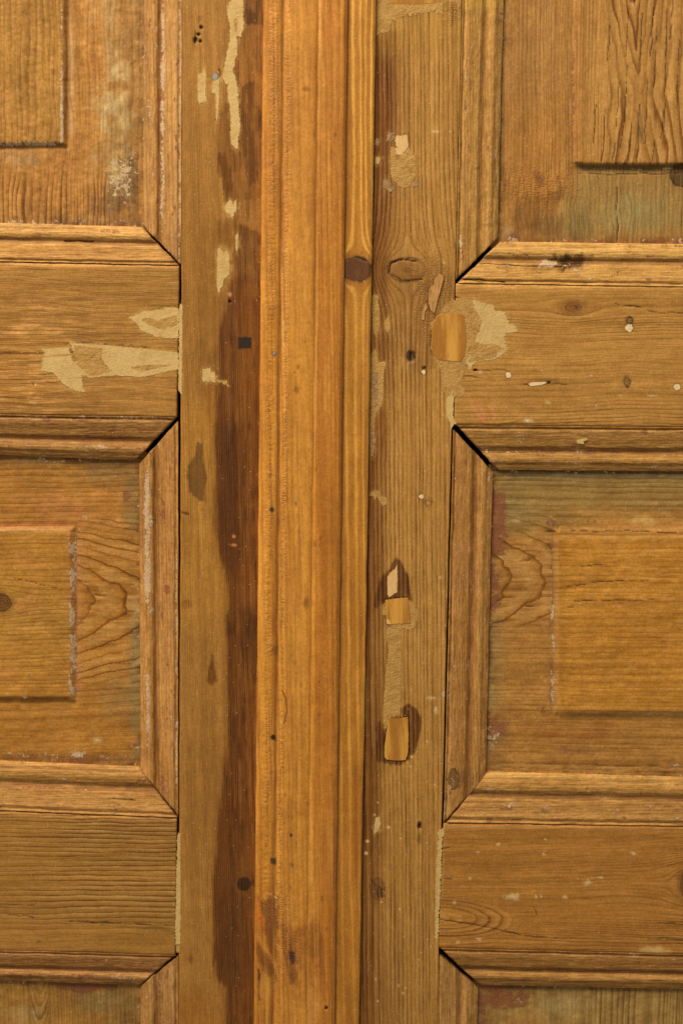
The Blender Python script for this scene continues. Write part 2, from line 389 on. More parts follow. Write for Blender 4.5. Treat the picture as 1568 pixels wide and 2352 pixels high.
def patch(name, pts, mat, parent, h=.35, at=0.0, rag=1.6, seed=1, skirt=2.5, rsc=7, dome=.0, label=None):
    """a thin body with a traced, frayed outline set into or on a face at `at` mm"""
    P = np.asarray(pts, float); out = []
    if parent.name in REG and mat.name in SMEAR:        # dirt or thin filler wiped round the body's edge onto the wood
        c, k = SMEAR[mat.name]; sf = REG[parent.name][0]; small = mat.name.startswith(('nail', 'dark', 'plug', 'old'))
        e = 2.2 if small else 4.0
        q = P + (P - P.mean(0)) / (np.linalg.norm(P - P.mean(0), axis=1)[:, None] + 1e-6) * e
        sf.stain(q, c, k, soft=2.5 if small else 7, rag=1.5 if small else 6, rs=(5, 9) if sf.vert else (9, 5), seed=seed + 70)
    for a, b in zip(P, np.roll(P, -1, 0)):
        n = max(1, int(np.hypot(*(b - a)) / 2.2))
        for i in range(n): out.append(a + (b - a) * i / n)
    out = np.array(out); c = out.mean(0)
    t = np.roll(out, -1, 0) - np.roll(out, 1, 0); nrm = np.stack([t[:, 1], -t[:, 0]], -1); nrm /= np.linalg.norm(nrm, axis=1)[:, None] + 1e-9
    vert = parent.name in REG and REG[parent.name][0].vert
    if mat.name.endswith('filler') and not mat.name.startswith('nail') and len(pts) > 4:
        jit = fbm(out[:, 0] / 1.8, out[:, 1] / 40, seed + 5, 2) if vert else fbm(out[:, 1] / 1.8, out[:, 0] / 40, seed + 5, 2)
        out[:, 1 if vert else 0] += jit * 3.2 * min(1.0, np.ptp(P[:, 0]) / 30)
        h = .1 + h * .4
    PN[0] += 1; h += .004 * (PN[0] % 9)
    out = out + nrm * (rag * (.7 * fbm(out[:, 0] / rsc, out[:, 1] / rsc, seed + int(c[0]), 3) + .7 * fbm(out[:, 0] / 2.6, out[:, 1] / 2.6, seed + 3, 2)))[:, None]
    bm = bmesh.new()
    top = [bm.verts.new(p) for p in unproject(out[:, 0], out[:, 1], np.full(len(out), (at + h) / 1000))]
    low = [bm.verts.new((v.co.x, v.co.y + skirt / 1000, v.co.z)) for v in top]
    fc = bm.faces.new(top)
    for i in range(len(top)):
        j = (i + 1) % len(top); bm.faces.new((top[i], low[i], low[j], top[j]))
    bmesh.ops.recalc_face_normals(bm, faces=bm.faces)
    bmesh.ops.triangulate(bm, faces=[fc])
    me = bpy.data.meshes.new(name); bm.to_mesh(me); bm.free(); me.materials.append(mat)
    o = link(bpy.data.objects.new(name, me), parent)
    if label: o['label'] = label
    return o
def disc(name, x, y, r, mat, parent, h=.4, at=0.0, sides=20, ry=None, rag=.25, label=None, square=False):
    ry = ry or r
    if square: pts = [(x - r, y - ry), (x + r, y - ry), (x + r, y + ry), (x - r, y + ry)]
    else: pts = [(x + r * math.cos(a), y + ry * math.sin(a)) for a in np.linspace(0, 2 * math.pi, sides, endpoint=False)]
    return patch(name, pts, mat, parent, h, at, rag, 3, 2.5, 4, label=label)

left = leaf('left leaf of the double door, with the wide honey-coloured cover strip along its edge')
right = leaf('right leaf of the pine double door, its stile set with pale square wood plugs')

# ---- dark core behind each leaf, a sheet added so the open gaps show dark
def gap_backing(parent, x0, x1):
    P = unproject(np.array([x0, x1, x1, x0]), np.array([-110., -110, 2470, 2470]), np.full(4, -.024))
    bm = bmesh.new(); a = [bm.verts.new(p) for p in P]; b = [bm.verts.new(p + np.array([0, .012, 0])) for p in P]
    bm.faces.new(a); bm.faces.new(b[::-1])
    for i in range(4): bm.faces.new((a[i], b[i], b[(i + 1) % 4], a[(i + 1) % 4]))
    bmesh.ops.recalc_face_normals(bm, faces=bm.faces)
    me = bpy.data.meshes.new('gap_backing_sheet'); bm.to_mesh(me); bm.free(); me.materials.append(DARK)
    link(bpy.data.objects.new('gap_backing_sheet', me), parent)
gap_backing(left, -100, 690); gap_backing(right, 700, 1672)

T0, B0 = -70.0, 2420.0       # the door runs on past the top and bottom of the frame
LX, RX = -70.0, 1640.0
ST = (2.3, 2.6)

# ---- mouldings run on stiles and rails
PW = [0, .03, .055, .09, .12, .46, .52, .57, .61, .66, .74, .82, .88, .93, 1.0]
PD = [0, -.3, -1.9, -1.0, -.4, -2.7, -4.6, -5.6, -5.0, -3.5, -2.8, -3.2, -4.7, -5.2, -6.8]
def moulding(parent, quad, side, seed, base=(188, 136, 78), paint=(), prim=(), tints=(), extra=None, knots=(), rough=.6, label=None):
    s = Surf(quad, (1.9, 2.6) if side in 'lr' else (2.6, 1.9), base, 0)
    w = {'l': s.S, 'r': 1 - s.S, 't': s.T, 'b': 1 - s.T}[side]   # side that the face edge (w=0) is on
    s.w = w
    vert = side in 'lr'
    s.grain(vert, 6.5, seed, warp=4, ring=.34, knots=knots, var=2.5)
    al = s.V if vert else s.U
    n = fbm(al / 60, w * 9, seed, 5); n2 = fbm(al / 22, w * 25, seed + 3, 4)
    s.dep += np.interp(w + .012 * n, PW, PD)
    s.dep += .28 * rough * n2 + .12 * fbm(al / 8, w * 40, seed + 8, 3)
    s.mottle(30, 30, .16, seed); s.mottle(9, 9, .12, seed + 40); s.thin(1.6)
    # stripes of colour that follow the profile; light on beads, shade in grooves painted in
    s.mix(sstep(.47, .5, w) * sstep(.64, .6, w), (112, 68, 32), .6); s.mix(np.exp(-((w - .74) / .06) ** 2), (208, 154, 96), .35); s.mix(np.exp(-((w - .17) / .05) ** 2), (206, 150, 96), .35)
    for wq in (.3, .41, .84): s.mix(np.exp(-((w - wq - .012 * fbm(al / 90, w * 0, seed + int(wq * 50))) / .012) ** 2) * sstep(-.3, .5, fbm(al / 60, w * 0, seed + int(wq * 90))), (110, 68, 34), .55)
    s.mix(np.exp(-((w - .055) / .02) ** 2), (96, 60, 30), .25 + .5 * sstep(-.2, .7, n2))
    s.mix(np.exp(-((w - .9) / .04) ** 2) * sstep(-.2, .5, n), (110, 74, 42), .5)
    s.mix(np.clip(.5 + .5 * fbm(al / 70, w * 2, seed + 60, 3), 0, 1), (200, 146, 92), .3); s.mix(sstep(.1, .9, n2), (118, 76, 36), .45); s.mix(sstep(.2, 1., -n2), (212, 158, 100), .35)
    pz = fbm(al / 34, w * 6, seed + 51, 5); s.paint += .4 * sstep(.3, 1., pz); s.prim += .46 * sstep(.3, 1., fbm(al / 40, w * 7, seed + 52, 5))
    for (w0, ww, c, k) in tints: s.mix(np.exp(-((w - w0) / ww) ** 2) * (.75 + .3 * n), c, k)
    for (w0, ww, k, a, b) in paint:      # pale paint left along a line of the profile between a and b
        s.paint += np.exp(-((w - w0) / ww) ** 2) * k * sstep(a - 40, a + 40, al) * sstep(b + 40, b - 40, al) * (.9 + .5 * fbm(al / 45, w * 3, seed + 4, 4))
    for (w0, ww, k, a, b) in prim:
        s.prim += np.exp(-((w - w0) / ww) ** 2) * k * sstep(a - 40, a + 40, al) * sstep(b + 40, b - 40, al) * (.9 + .5 * fbm(al / 45, w * 3, seed + 6, 4))
    if extra: extra(s)
    s.col *= np.array([.97, 1.02, .94])
    for e, sg in ((s.T if vert else s.S, 1), ((1 - s.T) if vert else (1 - s.S), -1)):
        d = e * (s.hy if vert else s.wx)
        chip = (1.6 * fbm(w * 7, w * 0 + seed, seed + 70 + sg, 4) + .2) * np.exp(-d / 7) + 0 * d
        if vert: s.Y += sg * chip
        else: s.X += sg * chip
        s.dep -= 1.2 * np.exp(-(d / 2.5) ** 2) * (.6 + .6 * fbm(w * 9, w * 0, seed + 80 + sg, 3))
        s.mix(np.exp(-(d / 5) ** 2), (96, 60, 30), .45)
    return s.build('moulding', parent, OLD, skirt=12, label=label)

PINK = (188, 138, 84)
# left leaf
def ex(s):
    s.blob(400, 560, 20, 60, (166, 120, 82), .5)
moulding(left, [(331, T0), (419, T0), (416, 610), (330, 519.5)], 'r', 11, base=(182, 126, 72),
         paint=[(.06, .035, .66, T0, 620), (.5, .075, .6, 40, 500), (.52, .06, .45, 500, 620)], prim=[(.55, .06, .32, 30, 620), (.2, .12, .18, T0, 620)],
         tints=[(.28, .15, PINK, .7), (.93, .07, (150, 112, 76), .6), (.6, .04, (140, 82, 34), .6)], extra=ex)
moulding(left, [(LX, 510), (326.5, 521), (411, 609.5), (LX, 600)], 'b', 12, base=(188, 134, 74),
         tints=[(.3, .16, (196, 138, 76), .7), (.75, .08, (206, 156, 92), .6), (.56, .05, (112, 66, 34), .5), (.97, .04, (200, 150, 88), .6)],
         paint=[(.88, .03, .22, LX, 300), (.03, .02, .25, LX, 100)], prim=[(.48, .05, .25, LX, 250)],
         extra=lambda s: (s.crack([(LX, 601), (200, 605), (412, 612)], 1.4, -1, wob=1), s.crack([(150, 553), (215, 556)], 2, -1.2)))
moulding(left, [(LX, 950), (405, 958.5), (313, 1057), (LX, 1043)], 't', 13, base=(148, 100, 52),  # darker base: underside shade put into the colour
         paint=[(.04, .03, .5, LX, 400), (.72, .06, .3, 60, 280)], prim=[(.3, .08, .3, 200, 400), (.1, .05, .3, 100, 400), (.75, .07, .25, LX, 320)],
         tints=[(.28, .12, (122, 80, 40), .5), (.56, .05, (188, 124, 68), .6), (.9, .06, (158, 110, 62), .4)])
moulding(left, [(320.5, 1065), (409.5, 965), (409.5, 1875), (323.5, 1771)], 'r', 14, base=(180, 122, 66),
         paint=[(.05, .03, .5, 1250, 1880), (.8, .09, .72, 1060, 1390), (.8, .07, .55, 1560, 1760), (.45, .04, .25, 1060, 1200)],
         prim=[(.78, .07, .4, 1130, 1330), (.05, .03, .4, 1300, 1800), (.4, .1, .2, 1060, 1880)],
         tints=[(.28, .15, (186, 128, 78), .6), (.62, .05, (138, 84, 32), .7), (.94, .05, (164, 112, 66), .5)])
moulding(left, [(LX, 1745), (321, 1762), (407, 1878), (LX, 1859)], 'b', 15, base=(178, 124, 68),
         paint=[(.72, .05, .2, 100, 200)], prim=[(.5, .04, .3, LX, 330)],
         tints=[(.3, .16, (186, 132, 76), .6), (.75, .12, (166, 118, 58), .7), (.97, .05, (206, 150, 90), .6), (.5, .04, (128, 70, 36), .6), (.08, .05, (196, 138, 84), .5)],
         extra=lambda s: s.crack([(250, 1834), (310, 1838)], 1.6, -.6))
moulding(left, [(LX, 2181), (403, 2194), (322, 2263), (LX, 2249)], 't', 16, base=(150, 98, 54),  # faces down, so shade is painted into its base colour
         prim=[(.75, .08, .34, LX, 300)], paint=[(.78, .05, .25, LX, 240)],
         tints=[(.3, .16, (138, 90, 48), .5), (.6, .06, (168, 116, 74), .6)])
moulding(left, [(323.5, 2265), (409, 2195), (409.5, B0), (324, B0)], 'r', 17, base=(168, 116, 68),
         paint=[(.5, .04, .35, 2200, B0), (.85, .05, .3, 2280, B0)], prim=[(.5, .06, .3, 2200, B0)], tints=[(.28, .15, (172, 122, 80), .5)])
# right leaf
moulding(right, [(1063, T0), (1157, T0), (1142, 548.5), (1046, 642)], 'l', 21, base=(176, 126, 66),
         paint=[(.95, .025, .45, 100, 480), (.75, .4, .62, 44, 10), (.1, .06, .3, 540, 650)], prim=[(.16, .08, .2, T0, 600)],
         tints=[(.42, .1, (188, 140, 80), .8), (.62, .05, (158, 108, 50), .4), (.2, .08, (172, 118, 66), .4), (.95, .03, (196, 156, 96), .5)],
         extra=lambda s: (s.blob(1105, 4, 90, 26, (190, 144, 74), .7, dep=.3)))
moulding(right, [(1146.5, 555), (RX, 562), (RX, 659), (1050, 650.5)], 'b', 22, base=(196, 144, 82),
         tints=[(.3, .16, (204, 150, 84), .6), (.78, .1, (212, 164, 98), .6), (.55, .05, (116, 72, 34), .6), (.97, .04, (208, 160, 94), .5)],
         paint=[(.45, .12, .34, 1180, 1330)], prim=[(.95, .05, .3, 1300, RX)],
         extra=lambda s: (s.blob(1302, 603, 50, 22, (70, 40, 16), .9, dep=-1.8, pit=.6), s.blob(1262, 606, 30, 12, None, 0, dep=.8, paint=.42),
                          s.crack([(1100, 606), (1200, 612), (1290, 612)], 1.6, -.8), s.crack([(1060, 640), (1160, 648)], 1.8, -.8)))
moulding(right, [(1047, 977), (RX, 982), (RX, 1083), (1141, 1079)], 't', 23, base=(160, 112, 58),  # base colour lowered to paint the shade of a downward face
         paint=[(.6, .05, .4, 1140, 1240), (.58, .04, .3, 1240, 1420)], prim=[(.58, .06, .5, 1120, 1440), (.12, .05, .3, 1380, RX)],
         tints=[(.28, .14, (158, 110, 56), .5), (.75, .07, (186, 132, 72), .5), (.95, .05, (176, 124, 66), .6)],
         extra=lambda s: s.blob(1335, 1012, 13, 5, None, 0, paint=.62))
moulding(right, [(1040, 986), (1131, 1083), (1114.5, 1787.5), (1018, 1890)], 'l', 24, base=(168, 114, 60),
         paint=[(.05, .03, .42, 1250, 1890), (.07, .03, .3, 980, 1250), (.9, .04, .35, 1040, 1200), (.97, .025, .35, 1660, 1780)],
         prim=[(.6, .06, .22, 1200, 1800), (.06, .03, .3, 1000, 1800)],
         tints=[(.3, .14, (172, 118, 66), .5), (.62, .06, (130, 82, 42), .5), (.85, .08, (180, 128, 68), .5)], knots=[(1040, 1790, 13, 24)],
         extra=lambda s: (s.knotcol(1040, 1790, 13, 24, (104, 74, 42), .7), s.blob(1070, 1790, 26, 30, (122, 82, 46), .6)))
moulding(right, [(1117.5, 1774), (RX, 1787), (RX, 1899), (1025, 1889)], 'b', 25, base=(176, 124, 66),
         paint=[(.36, .1, .4, 1130, 1240), (.4, .06, .28, 1440, 1530), (.7, .04, .3, 1400, 1450)], prim=[(.3, .12, .26, 1060, 1440), (.68, .06, .3, 1380, 1520)],
         tints=[(.95, .06, (212, 162, 96), .7), (.74, .08, (190, 136, 72), .5), (.55, .05, (98, 58, 28), .7), (.3, .14, (160, 110, 64), .5)])
moulding(right, [(1011, 2178), (RX, 2194), (RX, 2274), (1101, 2262)], 't', 26, base=(152, 102, 50),  # shaded underside painted through the darker base
         paint=[(.15, .12, .38, 1440, 1540)], prim=[(.5, .07, .4, 1100, 1180), (.52, .06, .35, 1450, RX)],
         tints=[(.3, .14, (150, 100, 50), .5), (.85, .08, (160, 110, 58), .5), (.52, .05, (84, 58, 34), .5)])
moulding(right, [(1003, 2188), (1097, 2268), (1094, B0), (1001, B0)], 'l', 27, base=(172, 122, 68),
         prim=[(.1, .04, .2, 2200, B0)], tints=[(.4, .14, (182, 134, 84), .6), (.2, .06, (128, 86, 46), .5), (.75, .05, (134, 90, 46), .5)])

# ---- panels
def field_edge(s, edges, lo, hi, r):
    """raised field: edges = list of (axis, sign, position); returns the inside mask and the distance outside"""
    d = np.full_like(s.X, -1e9)
    for ax, sg, p in edges:
        c = s.X if ax == 'x' else s.Y
        d = np.maximum(d, (c - p) * sg)
    return d

def panel_top_left():
    s = Surf([(LX, T0), (345, T0), (345, 538), (LX, 535)], ST, (172, 120, 60), -9.5)
    s.grain(True, 11, 31, warp=14, ring=.28, wl=(260, 120), slope=.03)
    d = field_edge(s, [('x', 1, 143), ('y', 1, 325)], 0, 0, 0)
    s.dep += 2.8 * sstep(15, -1, d) - .8 * np.exp(-((d - 14) / 6) ** 2)
    s.dep += .35 * fbm(s.U / 16, s.V / 16, 5, 4)
    s.mix(sstep(4, -2, d), (166, 120, 58), .8); s.ring += .12 * sstep(4, -2, d)
    s.mix(sstep(5, 30, d), (178, 124, 64), .6)
    s.mottle(40, 60, .14, 32); s.mottle(90, 130, .25, 33, (188, 128, 74), 0, .9)
    s.mottle(6, 5, .16, 34)
    # paint left on the field's edge, grey and white bloom on the margin
    eb = np.exp(-((s.Y - 331) / 9) ** 2) * sstep(150, 120, s.X)
    er = np.exp(-((s.X - 143) / 5) ** 2) * sstep(335, 325, s.Y)
    s.mix(np.exp(-((s.Y - 334) / 9) ** 2) * sstep(152, 140, s.X), (112, 76, 40), .65)  # shade at the field's lower step painted as a dark line
    s.paint += eb * .58 + er * (.45 + .35 * sstep(150, 280, s.Y)); s.prim += np.exp(-((s.Y - 339) / 6) ** 2) * sstep(155, 145, s.X) * .45 + er * .25
    s.mix(np.exp(-((s.X - 156) / 6) ** 2) * sstep(330, 300, s.Y), (118, 80, 40), .6)
    s.mix(np.exp(-((s.X - 165) / 7) ** 2) * sstep(330, 300, s.Y) * (.6 + .5 * fbm(s.X / 10, s.Y / 60, 3)), (202, 168, 118), .55)
    wx = 252 + .0 * s.Y
    st = np.exp(-((s.X - wx) / 13) ** 2) * sstep(230, 60, s.Y)
    s.mix(st * (.65 + .5 * fbm(s.X / 7, s.Y / 26, 6)), (208, 184, 130), .65); s.paint += st * .22
    s.mix(sstep(235, 275, s.X) * sstep(420, 250, s.Y), (146, 108, 62), .45)
    for (x, y, rx, ry, k, pt) in ((270, 290, 45, 80, .45, .12), (285, 390, 34, 70, .5, .33), (240, 360, 40, 40, .3, .1), (275, 440, 40, 40, .4, .22)):
        s.blob(x, y, rx, ry, (156, 132, 86), k, seed=int(x), sc=(12, 12), paint=pt * .75)
    bl = sstep(-.1, .8, fbm(s.X / 26, s.Y / 40, 61, 5)) * np.exp(-((s.X - 268) / 48) ** 2) * sstep(540, 480, s.Y)
    s.mix(bl, (206, 180, 126), .65); s.paint += bl * .27
    bl = sstep(-.1, .7, fbm(s.X / 12, s.Y / 16, 62, 5)) * np.exp(-((s.X - 282 + (s.Y - 400) * .25) / 36) ** 2) * np.exp(-((s.Y - 390) / 90) ** 2)
    s.mix(bl, (84, 62, 36), .65); s.paint += bl * .24
    s.blob(300, 420, 26, 90, (104, 74, 44), .55, seed=9, sc=(9, 12), prim=.25)
    s.blob(250, 470, 60, 40, (96, 66, 40), .55, seed=8, sc=(8, 22), prim=.28, paint=.1)
    s.blob(60, 365, 60, 22, (150, 120, 84), .5, seed=4)
    s.mix(np.exp(-((s.Y - 512) / 12) ** 2), (146, 110, 72), .5); s.paint += np.exp(-((s.Y - 512) / 7) ** 2) * .22; s.prim += np.exp(-((s.Y - 516) / 7) ** 2) * .25 * sstep(150, 260, s.X)
    f = sstep(380, 440, s.Y) * sstep(330, 200, s.X); s.ring += .5 * f; s.mix(f * sstep(.0, .8, fbm(s.X / 12, s.Y / 90, 12)), (116, 72, 32), .45)
    s.grime(np.minimum(331 - s.X, 519 - s.Y + .03 * (s.X - 329)), 16, 201)
    s.build('panel', left, OLD, skirt=8)
panel_top_left()

def panel_mid_left():
    s = Surf([(LX, 1030), (338, 1038), (340, 1780), (LX, 1770)], ST, (170, 116, 52), -9.5)
    a = s.grain(False, 11, 41, warp=9, ring=.4, knots=[(6, 1384, 25, 21)], var=1.5)
    # arched figure on the margin
    sel = s.X > 176
    xx = s.X - 150; yy = s.Y - 1380
    arch = (xx + 12 + .017 * yy ** 2 * np.where(yy < 0, 1.0, .75)) / 78 + .16 * fbm(s.X / 40, s.Y / 30, 4)
    s.g = np.where(sel & (np.abs(yy) < 190), arch + 60, s.g)
    s.ring = np.where(sel & (np.abs(yy) < 190), .95, s.ring)
    s.ring = s.ring * (1 - .4 * sstep(1620, 1650, s.Y)); s.thin(1.7); s.thin(2.2, sel & (np.abs(yy) < 190))
    d = field_edge(s, [('x', 1, 160), ('y', 1, 1598), ('y', -1, 1222)], 0, 0, 0)
    s.dep += 2.6 * sstep(17, -1, d) + .3 * fbm(s.U / 20, s.V / 16, 6, 4) - .6 * np.exp(-((d - 17) / 5) ** 2)
    s.mix(sstep(3, -3, d), (176, 124, 54), .75)
    s.mix(sstep(3, -3, d) * np.exp(-((s.Y - 1410) / 60) ** 2), (170, 126, 60), .6)
    s.mottle(70, 40, .13, 42); s.mottle(60, 60, .35, 43, (184, 124, 68), .1, .9); s.mottle(6, 5, .12, 44)
    s.knotcol(6, 1384, 20, 20, (94, 60, 26), .85, halo=.35); s.blob(20, 1384, 26, 14, (120, 80, 36), .4)
    e = np.exp(-((s.X - 167) / 11) ** 2) * sstep(1215, 1235, s.Y) * sstep(1606, 1590, s.Y)
    e = e * sstep(-.55, .15, fbm(s.X / 12, s.Y / 30, 401, 4)); s.paint += e * (.66 + .2 * fbm(s.X / 8, s.Y / 40, 3)); s.prim += np.exp(-((s.X - 172) / 8) ** 2) * sstep(1200, 1235, s.Y) * sstep(1606, 1590, s.Y) * .34
    s.mix(e, (168, 122, 80), .55); s.mix(np.exp(-((s.X - 178) / 12) ** 2) * sstep(1200, 1240, s.Y) * sstep(1620, 1580, s.Y) * (.6 + .6 * fbm(s.X / 9, s.Y / 22, 404, 4)), (172, 118, 82), .5)
    t = np.exp(-((s.Y - 1219) / 4) ** 2) * sstep(165, 150, s.X); s.mix(t, (206, 160, 104), .6); s.paint += t * .3
    t = np.exp(-((s.Y - 1207) / 6) ** 2) * sstep(175, 150, s.X); s.prim += t * .32; s.mix(t, (168, 96, 60), .5); s.paint += np.exp(-((s.Y - 1186) / 8) ** 2) * .2 * sstep(190, 150, s.X)
    t = np.exp(-((s.Y - 1604) / 4) ** 2) * sstep(165, 150, s.X); s.mix(t, (88, 58, 26), .7); s.paint += np.exp(-((s.Y - 1603) / 5) ** 2) * np.exp(-((s.X - 58) / 9) ** 2) * .6  # lower step of the field darkened with painted shade, plus a paint fleck
    # green-grey bloom and old paint in the corners
    for (x, y, rx, ry, c, k) in ((250, 1085, 100, 40, (124, 100, 62), .6), (310, 1150, 32, 110, (128, 108, 68), .6), (100, 1120, 140, 50, (160, 112, 56), .4), (316, 1560, 26, 200, (132, 118, 76), .6),
                                 (270, 1600, 60, 60, (146, 120, 70), .45), (120, 1165, 80, 34, (178, 116, 66), .5), (315, 1470, 12, 60, (140, 124, 84), .5)):
        s.blob(x, y, rx, ry, c, k, seed=int(x + y), sc=(22, 22))
    s.mix(np.exp(-((s.Y - 1058) / 12) ** 2), (96, 70, 40), .6); s.paint += np.exp(-((s.Y - 1060) / 7) ** 2) * sstep(60, 120, s.X) * sstep(240, 160, s.X) * .3  # dark band is the moulding's shadow painted on the panel, then old paint
    s.blob(288, 1142, 15, 20, None, 0, prim=.62, paint=.2); s.blob(215, 1075, 22, 9, None, 0, prim=.5, paint=.15)
    s.blob(196, 1190, 12, 10, None, 0, paint=.5); s.blob(200, 1255, 30, 26, None, 0, prim=.3, paint=.2)
    s.blob(225, 1700, 14, 8, (200, 168, 110), .6, paint=.5); s.blob(180, 1728, 26, 8, None, 0, paint=.42, prim=.3); s.blob(300, 1715, 30, 14, None, 0, prim=.42, paint=.22)
    bt = np.exp(-((s.Y - 1741 - s.X * .02) / 12) ** 2); s.prim += bt * .34; s.paint += np.exp(-((s.Y - 1732 - s.X * .02) / 7) ** 2) * .3; s.mix(bt, (112, 72, 40), .5)
    for (x0, y0, x1, y1) in ((30, 1325, 130, 1352), (180, 1332, 210, 1338), (215, 1366, 245, 1368), (290, 1404, 318, 1407)):
        s.crack([(x0, y0), (x1, y1)], 1.3, -.5, k=.8)
    s.grime(np.minimum(np.minimum(322 - s.X, s.Y - 1052), 1752 - s.Y), 15, 211)
    s.build('panel', left, OLD, skirt=8)
panel_mid_left()

def panel_low_left():
    s = Surf([(LX, 2236), (340, 2244), (340, B0), (LX, B0)], ST, (158, 114, 56), -9.5)
    s.grain(True, 9, 51, warp=8, ring=.35)
    xx = s.X - 92; s.g = np.where((np.abs(xx) < 22), (s.Y - 2345 + .12 * xx ** 2) / 30, s.g); s.ring = np.where(np.abs(xx) < 18, .6 * sstep(2370, 2350, s.Y), s.ring)
    s.mottle(50, 40, .2, 52); s.dep += .3 * fbm(s.U / 20, s.V / 16, 6, 4)
    s.blob(190, 2265, 80, 18, (92, 50, 30), .6, prim=.6); s.blob(230, 2300, 80, 30, (126, 112, 74), .5)
    s.blob(60, 2330, 60, 22, (166, 140, 92), .5, paint=.12); s.blob(285, 2330, 40, 60, (130, 104, 62), .5)
    s.blob(70, 2380, 60, 20, (160, 98, 40), .5)
    s.grime(np.minimum(323 - s.X, s.Y - 2256), 16, 221)
    s.build('panel', left, OLD, skirt=8)
panel_low_left()

def panel_top_right():
    s = Surf([(1128, T0), (RX, T0), (RX, 580), (1126, 575)], ST, (166, 118, 62), -9.5)
    s.grain(True, 8, 61, warp=6, ring=.35, slope=.02)
    d = field_edge(s, [('x', -1, 1342), ('y', 1, 373)], 0, 0, 0)
    inside = sstep(3, -3, d)
    # bold cathedral figure on the field
    x0 = 1462 + .03 * (s.Y - 190); xx = s.X - x0; yy = s.Y - 212
    f = np.sqrt((xx / 17) ** 2 + 1.3) * np.where(xx < 0, 1.0, .95)
    sad = np.abs(xx) / 25 - np.where(yy < 0, (np.abs(yy) / 88) ** 1.1, (np.abs(yy) / 105) ** 1.2) * np.exp(-np.abs(xx) / 90)
    sad = sad + .42 * fbm(s.X / 30, s.Y / 110, 7, 3)
    a = s.U / 11
    infield = d < 6
    s.g = np.where(infield & (s.X > 1385), sad + 40.45, s.g); s.ring = np.where(infield, .8, s.ring); s.thin(1.25, infield)
    s.ring = np.where(infield & (s.X < 1400), .42, s.ring)
    s.dep += np.where(s.X < 1342, 0, 0) + 3.8 * sstep(34, 0, np.maximum(d, (373 - s.Y) * 0 + d)) * np.where(s.Y > 373, 0, 1)
    yb = s.Y - 373
    s.dep += np.where(s.Y > 373, 3.8 * sstep(14, 0, yb) * sstep(1326, 1342, s.X), 0)
    s.dep -= 1.4 * np.exp(-((yb - 13) / 8) ** 2) * sstep(1312, 1328, s.X)
    s.dep += .25 * fbm(s.U / 14, s.V / 30, 8, 4)
    s.mottle(40, 90, .12, 62); s.mottle(6, 6, .14, 63)
    s.mix(inside, (176, 128, 68), .6)
    s.mix(np.exp(-((s.X - 1334) / 11) ** 2) * sstep(380, 365, s.Y), (148, 102, 46), .6)
    s.blob(1240, 330, 100, 120, (178, 122, 60), .5, sc=(30, 30)); s.blob(1230, 430, 110, 50, (178, 122, 58), .6, pit=.5, sc=(16, 16)); s.blob(1230, 100, 70, 200, (160, 116, 66), .5)
    # groove under the field with its shade painted in, and the green-grey washed strip below it
    gr_ = sstep(376, 380, s.Y) * sstep(398, 393, s.Y) * sstep(1316, 1330, s.X)
    s.mix(gr_, (96, 80, 44), .8); s.prim += gr_ * .3; s.paint += np.exp(-((s.Y - 388) / 4) ** 2) * sstep(1325, 1345, s.X) * .33 * (1 + .6 * fbm(s.X / 30, s.Y / 30, 2))
    s.stain([(1318, 396), (RX, 396), (RX, 540), (1250, 545), (1225, 520), (1290, 470)], (152, 122, 70), .8, soft=22, rag=16, rs=(40, 40))
    s.blob(1480, 490, 90, 46, (150, 136, 88), .55, sc=(30, 30)); s.blob(1330, 520, 40, 50, (118, 102, 62), .55, sc=(12, 24)); s.blob(1255, 520, 50, 34, (112, 76, 40), .6, sc=(10, 20))
    s.stain([(1184, 470), (1300, 425), (1290, 455), (1230, 520), (1184, 545)], (120, 78, 36), .5, soft=10, rag=10, rs=(10, 30))
    s.g = np.where(yb > 28, s.U / 10 + .5 * fbm(s.U / 30, s.V / 50, 4), s.g); s.ring = np.where(yb > 28, .32, s.ring)
    kx = s.X - 1568; ky = s.Y - 404
    s.knotcol(1568, 402, 32, 27, (84, 60, 30), .85, rim=(44, 28, 12), rimk=.9)
    s.prim += np.exp(-((s.X - 1314) / 6) ** 2) * sstep(80, 130, s.Y) * sstep(365, 350, s.Y) * .46 + np.exp(-((s.X - 1314 + (s.Y - 230) * .03) / 4) ** 2) * sstep(290, 310, s.Y) * sstep(372, 350, s.Y) * .2
    s.paint += np.exp(-((s.X - 1310) / 4) ** 2) * np.exp(-((s.Y - 250) / 18) ** 2) * .55
    s.blob(1238, 412, 14, 22, (120, 70, 48), .6, prim=.4); s.blob(1157, 420, 8, 12, (120, 70, 48), .6, prim=.3); s.blob(1180, 544, 20, 12, None, 0, prim=.6, paint=.2); s.blob(1165, 530, 26, 16, (170, 144, 100), .5, paint=.15)
    bt = np.exp(-((s.Y - 552) / 8) ** 2); s.prim += bt * .26; s.paint += bt * .12; s.mix(bt, (134, 94, 52), .5)
    for i, (x, y0, y1) in enumerate(((1409, 330, 372), (1436, 150, 280), (1446, 280, 372), (1418, 190, 290), (1465, 240, 372), (1472, 30, 140), (1440, 20, 130), (1497, 20, 130), (1505, 60, 200),
                                     (1528, 20, 300), (1541, 0, 90), (1483, 180, 330), (1427, 290, 340), (1500, 320, 372), (1521, 240, 320), (1398, 60, 140), (1365, 240, 330), (1386, 250, 372), (1556, 90, 250))):
        s.crack([(x + 3, y0), (x, (y0 + y1) / 2), (x - 4, y1)], 1.5, -.6, k=.85, wob=1.6, seed=i)
    s.stain([(1458, 255), (1470, 255), (1480, 300), (1474, 330), (1462, 330)], (110, 82, 48), .6, soft=4, rag=3)
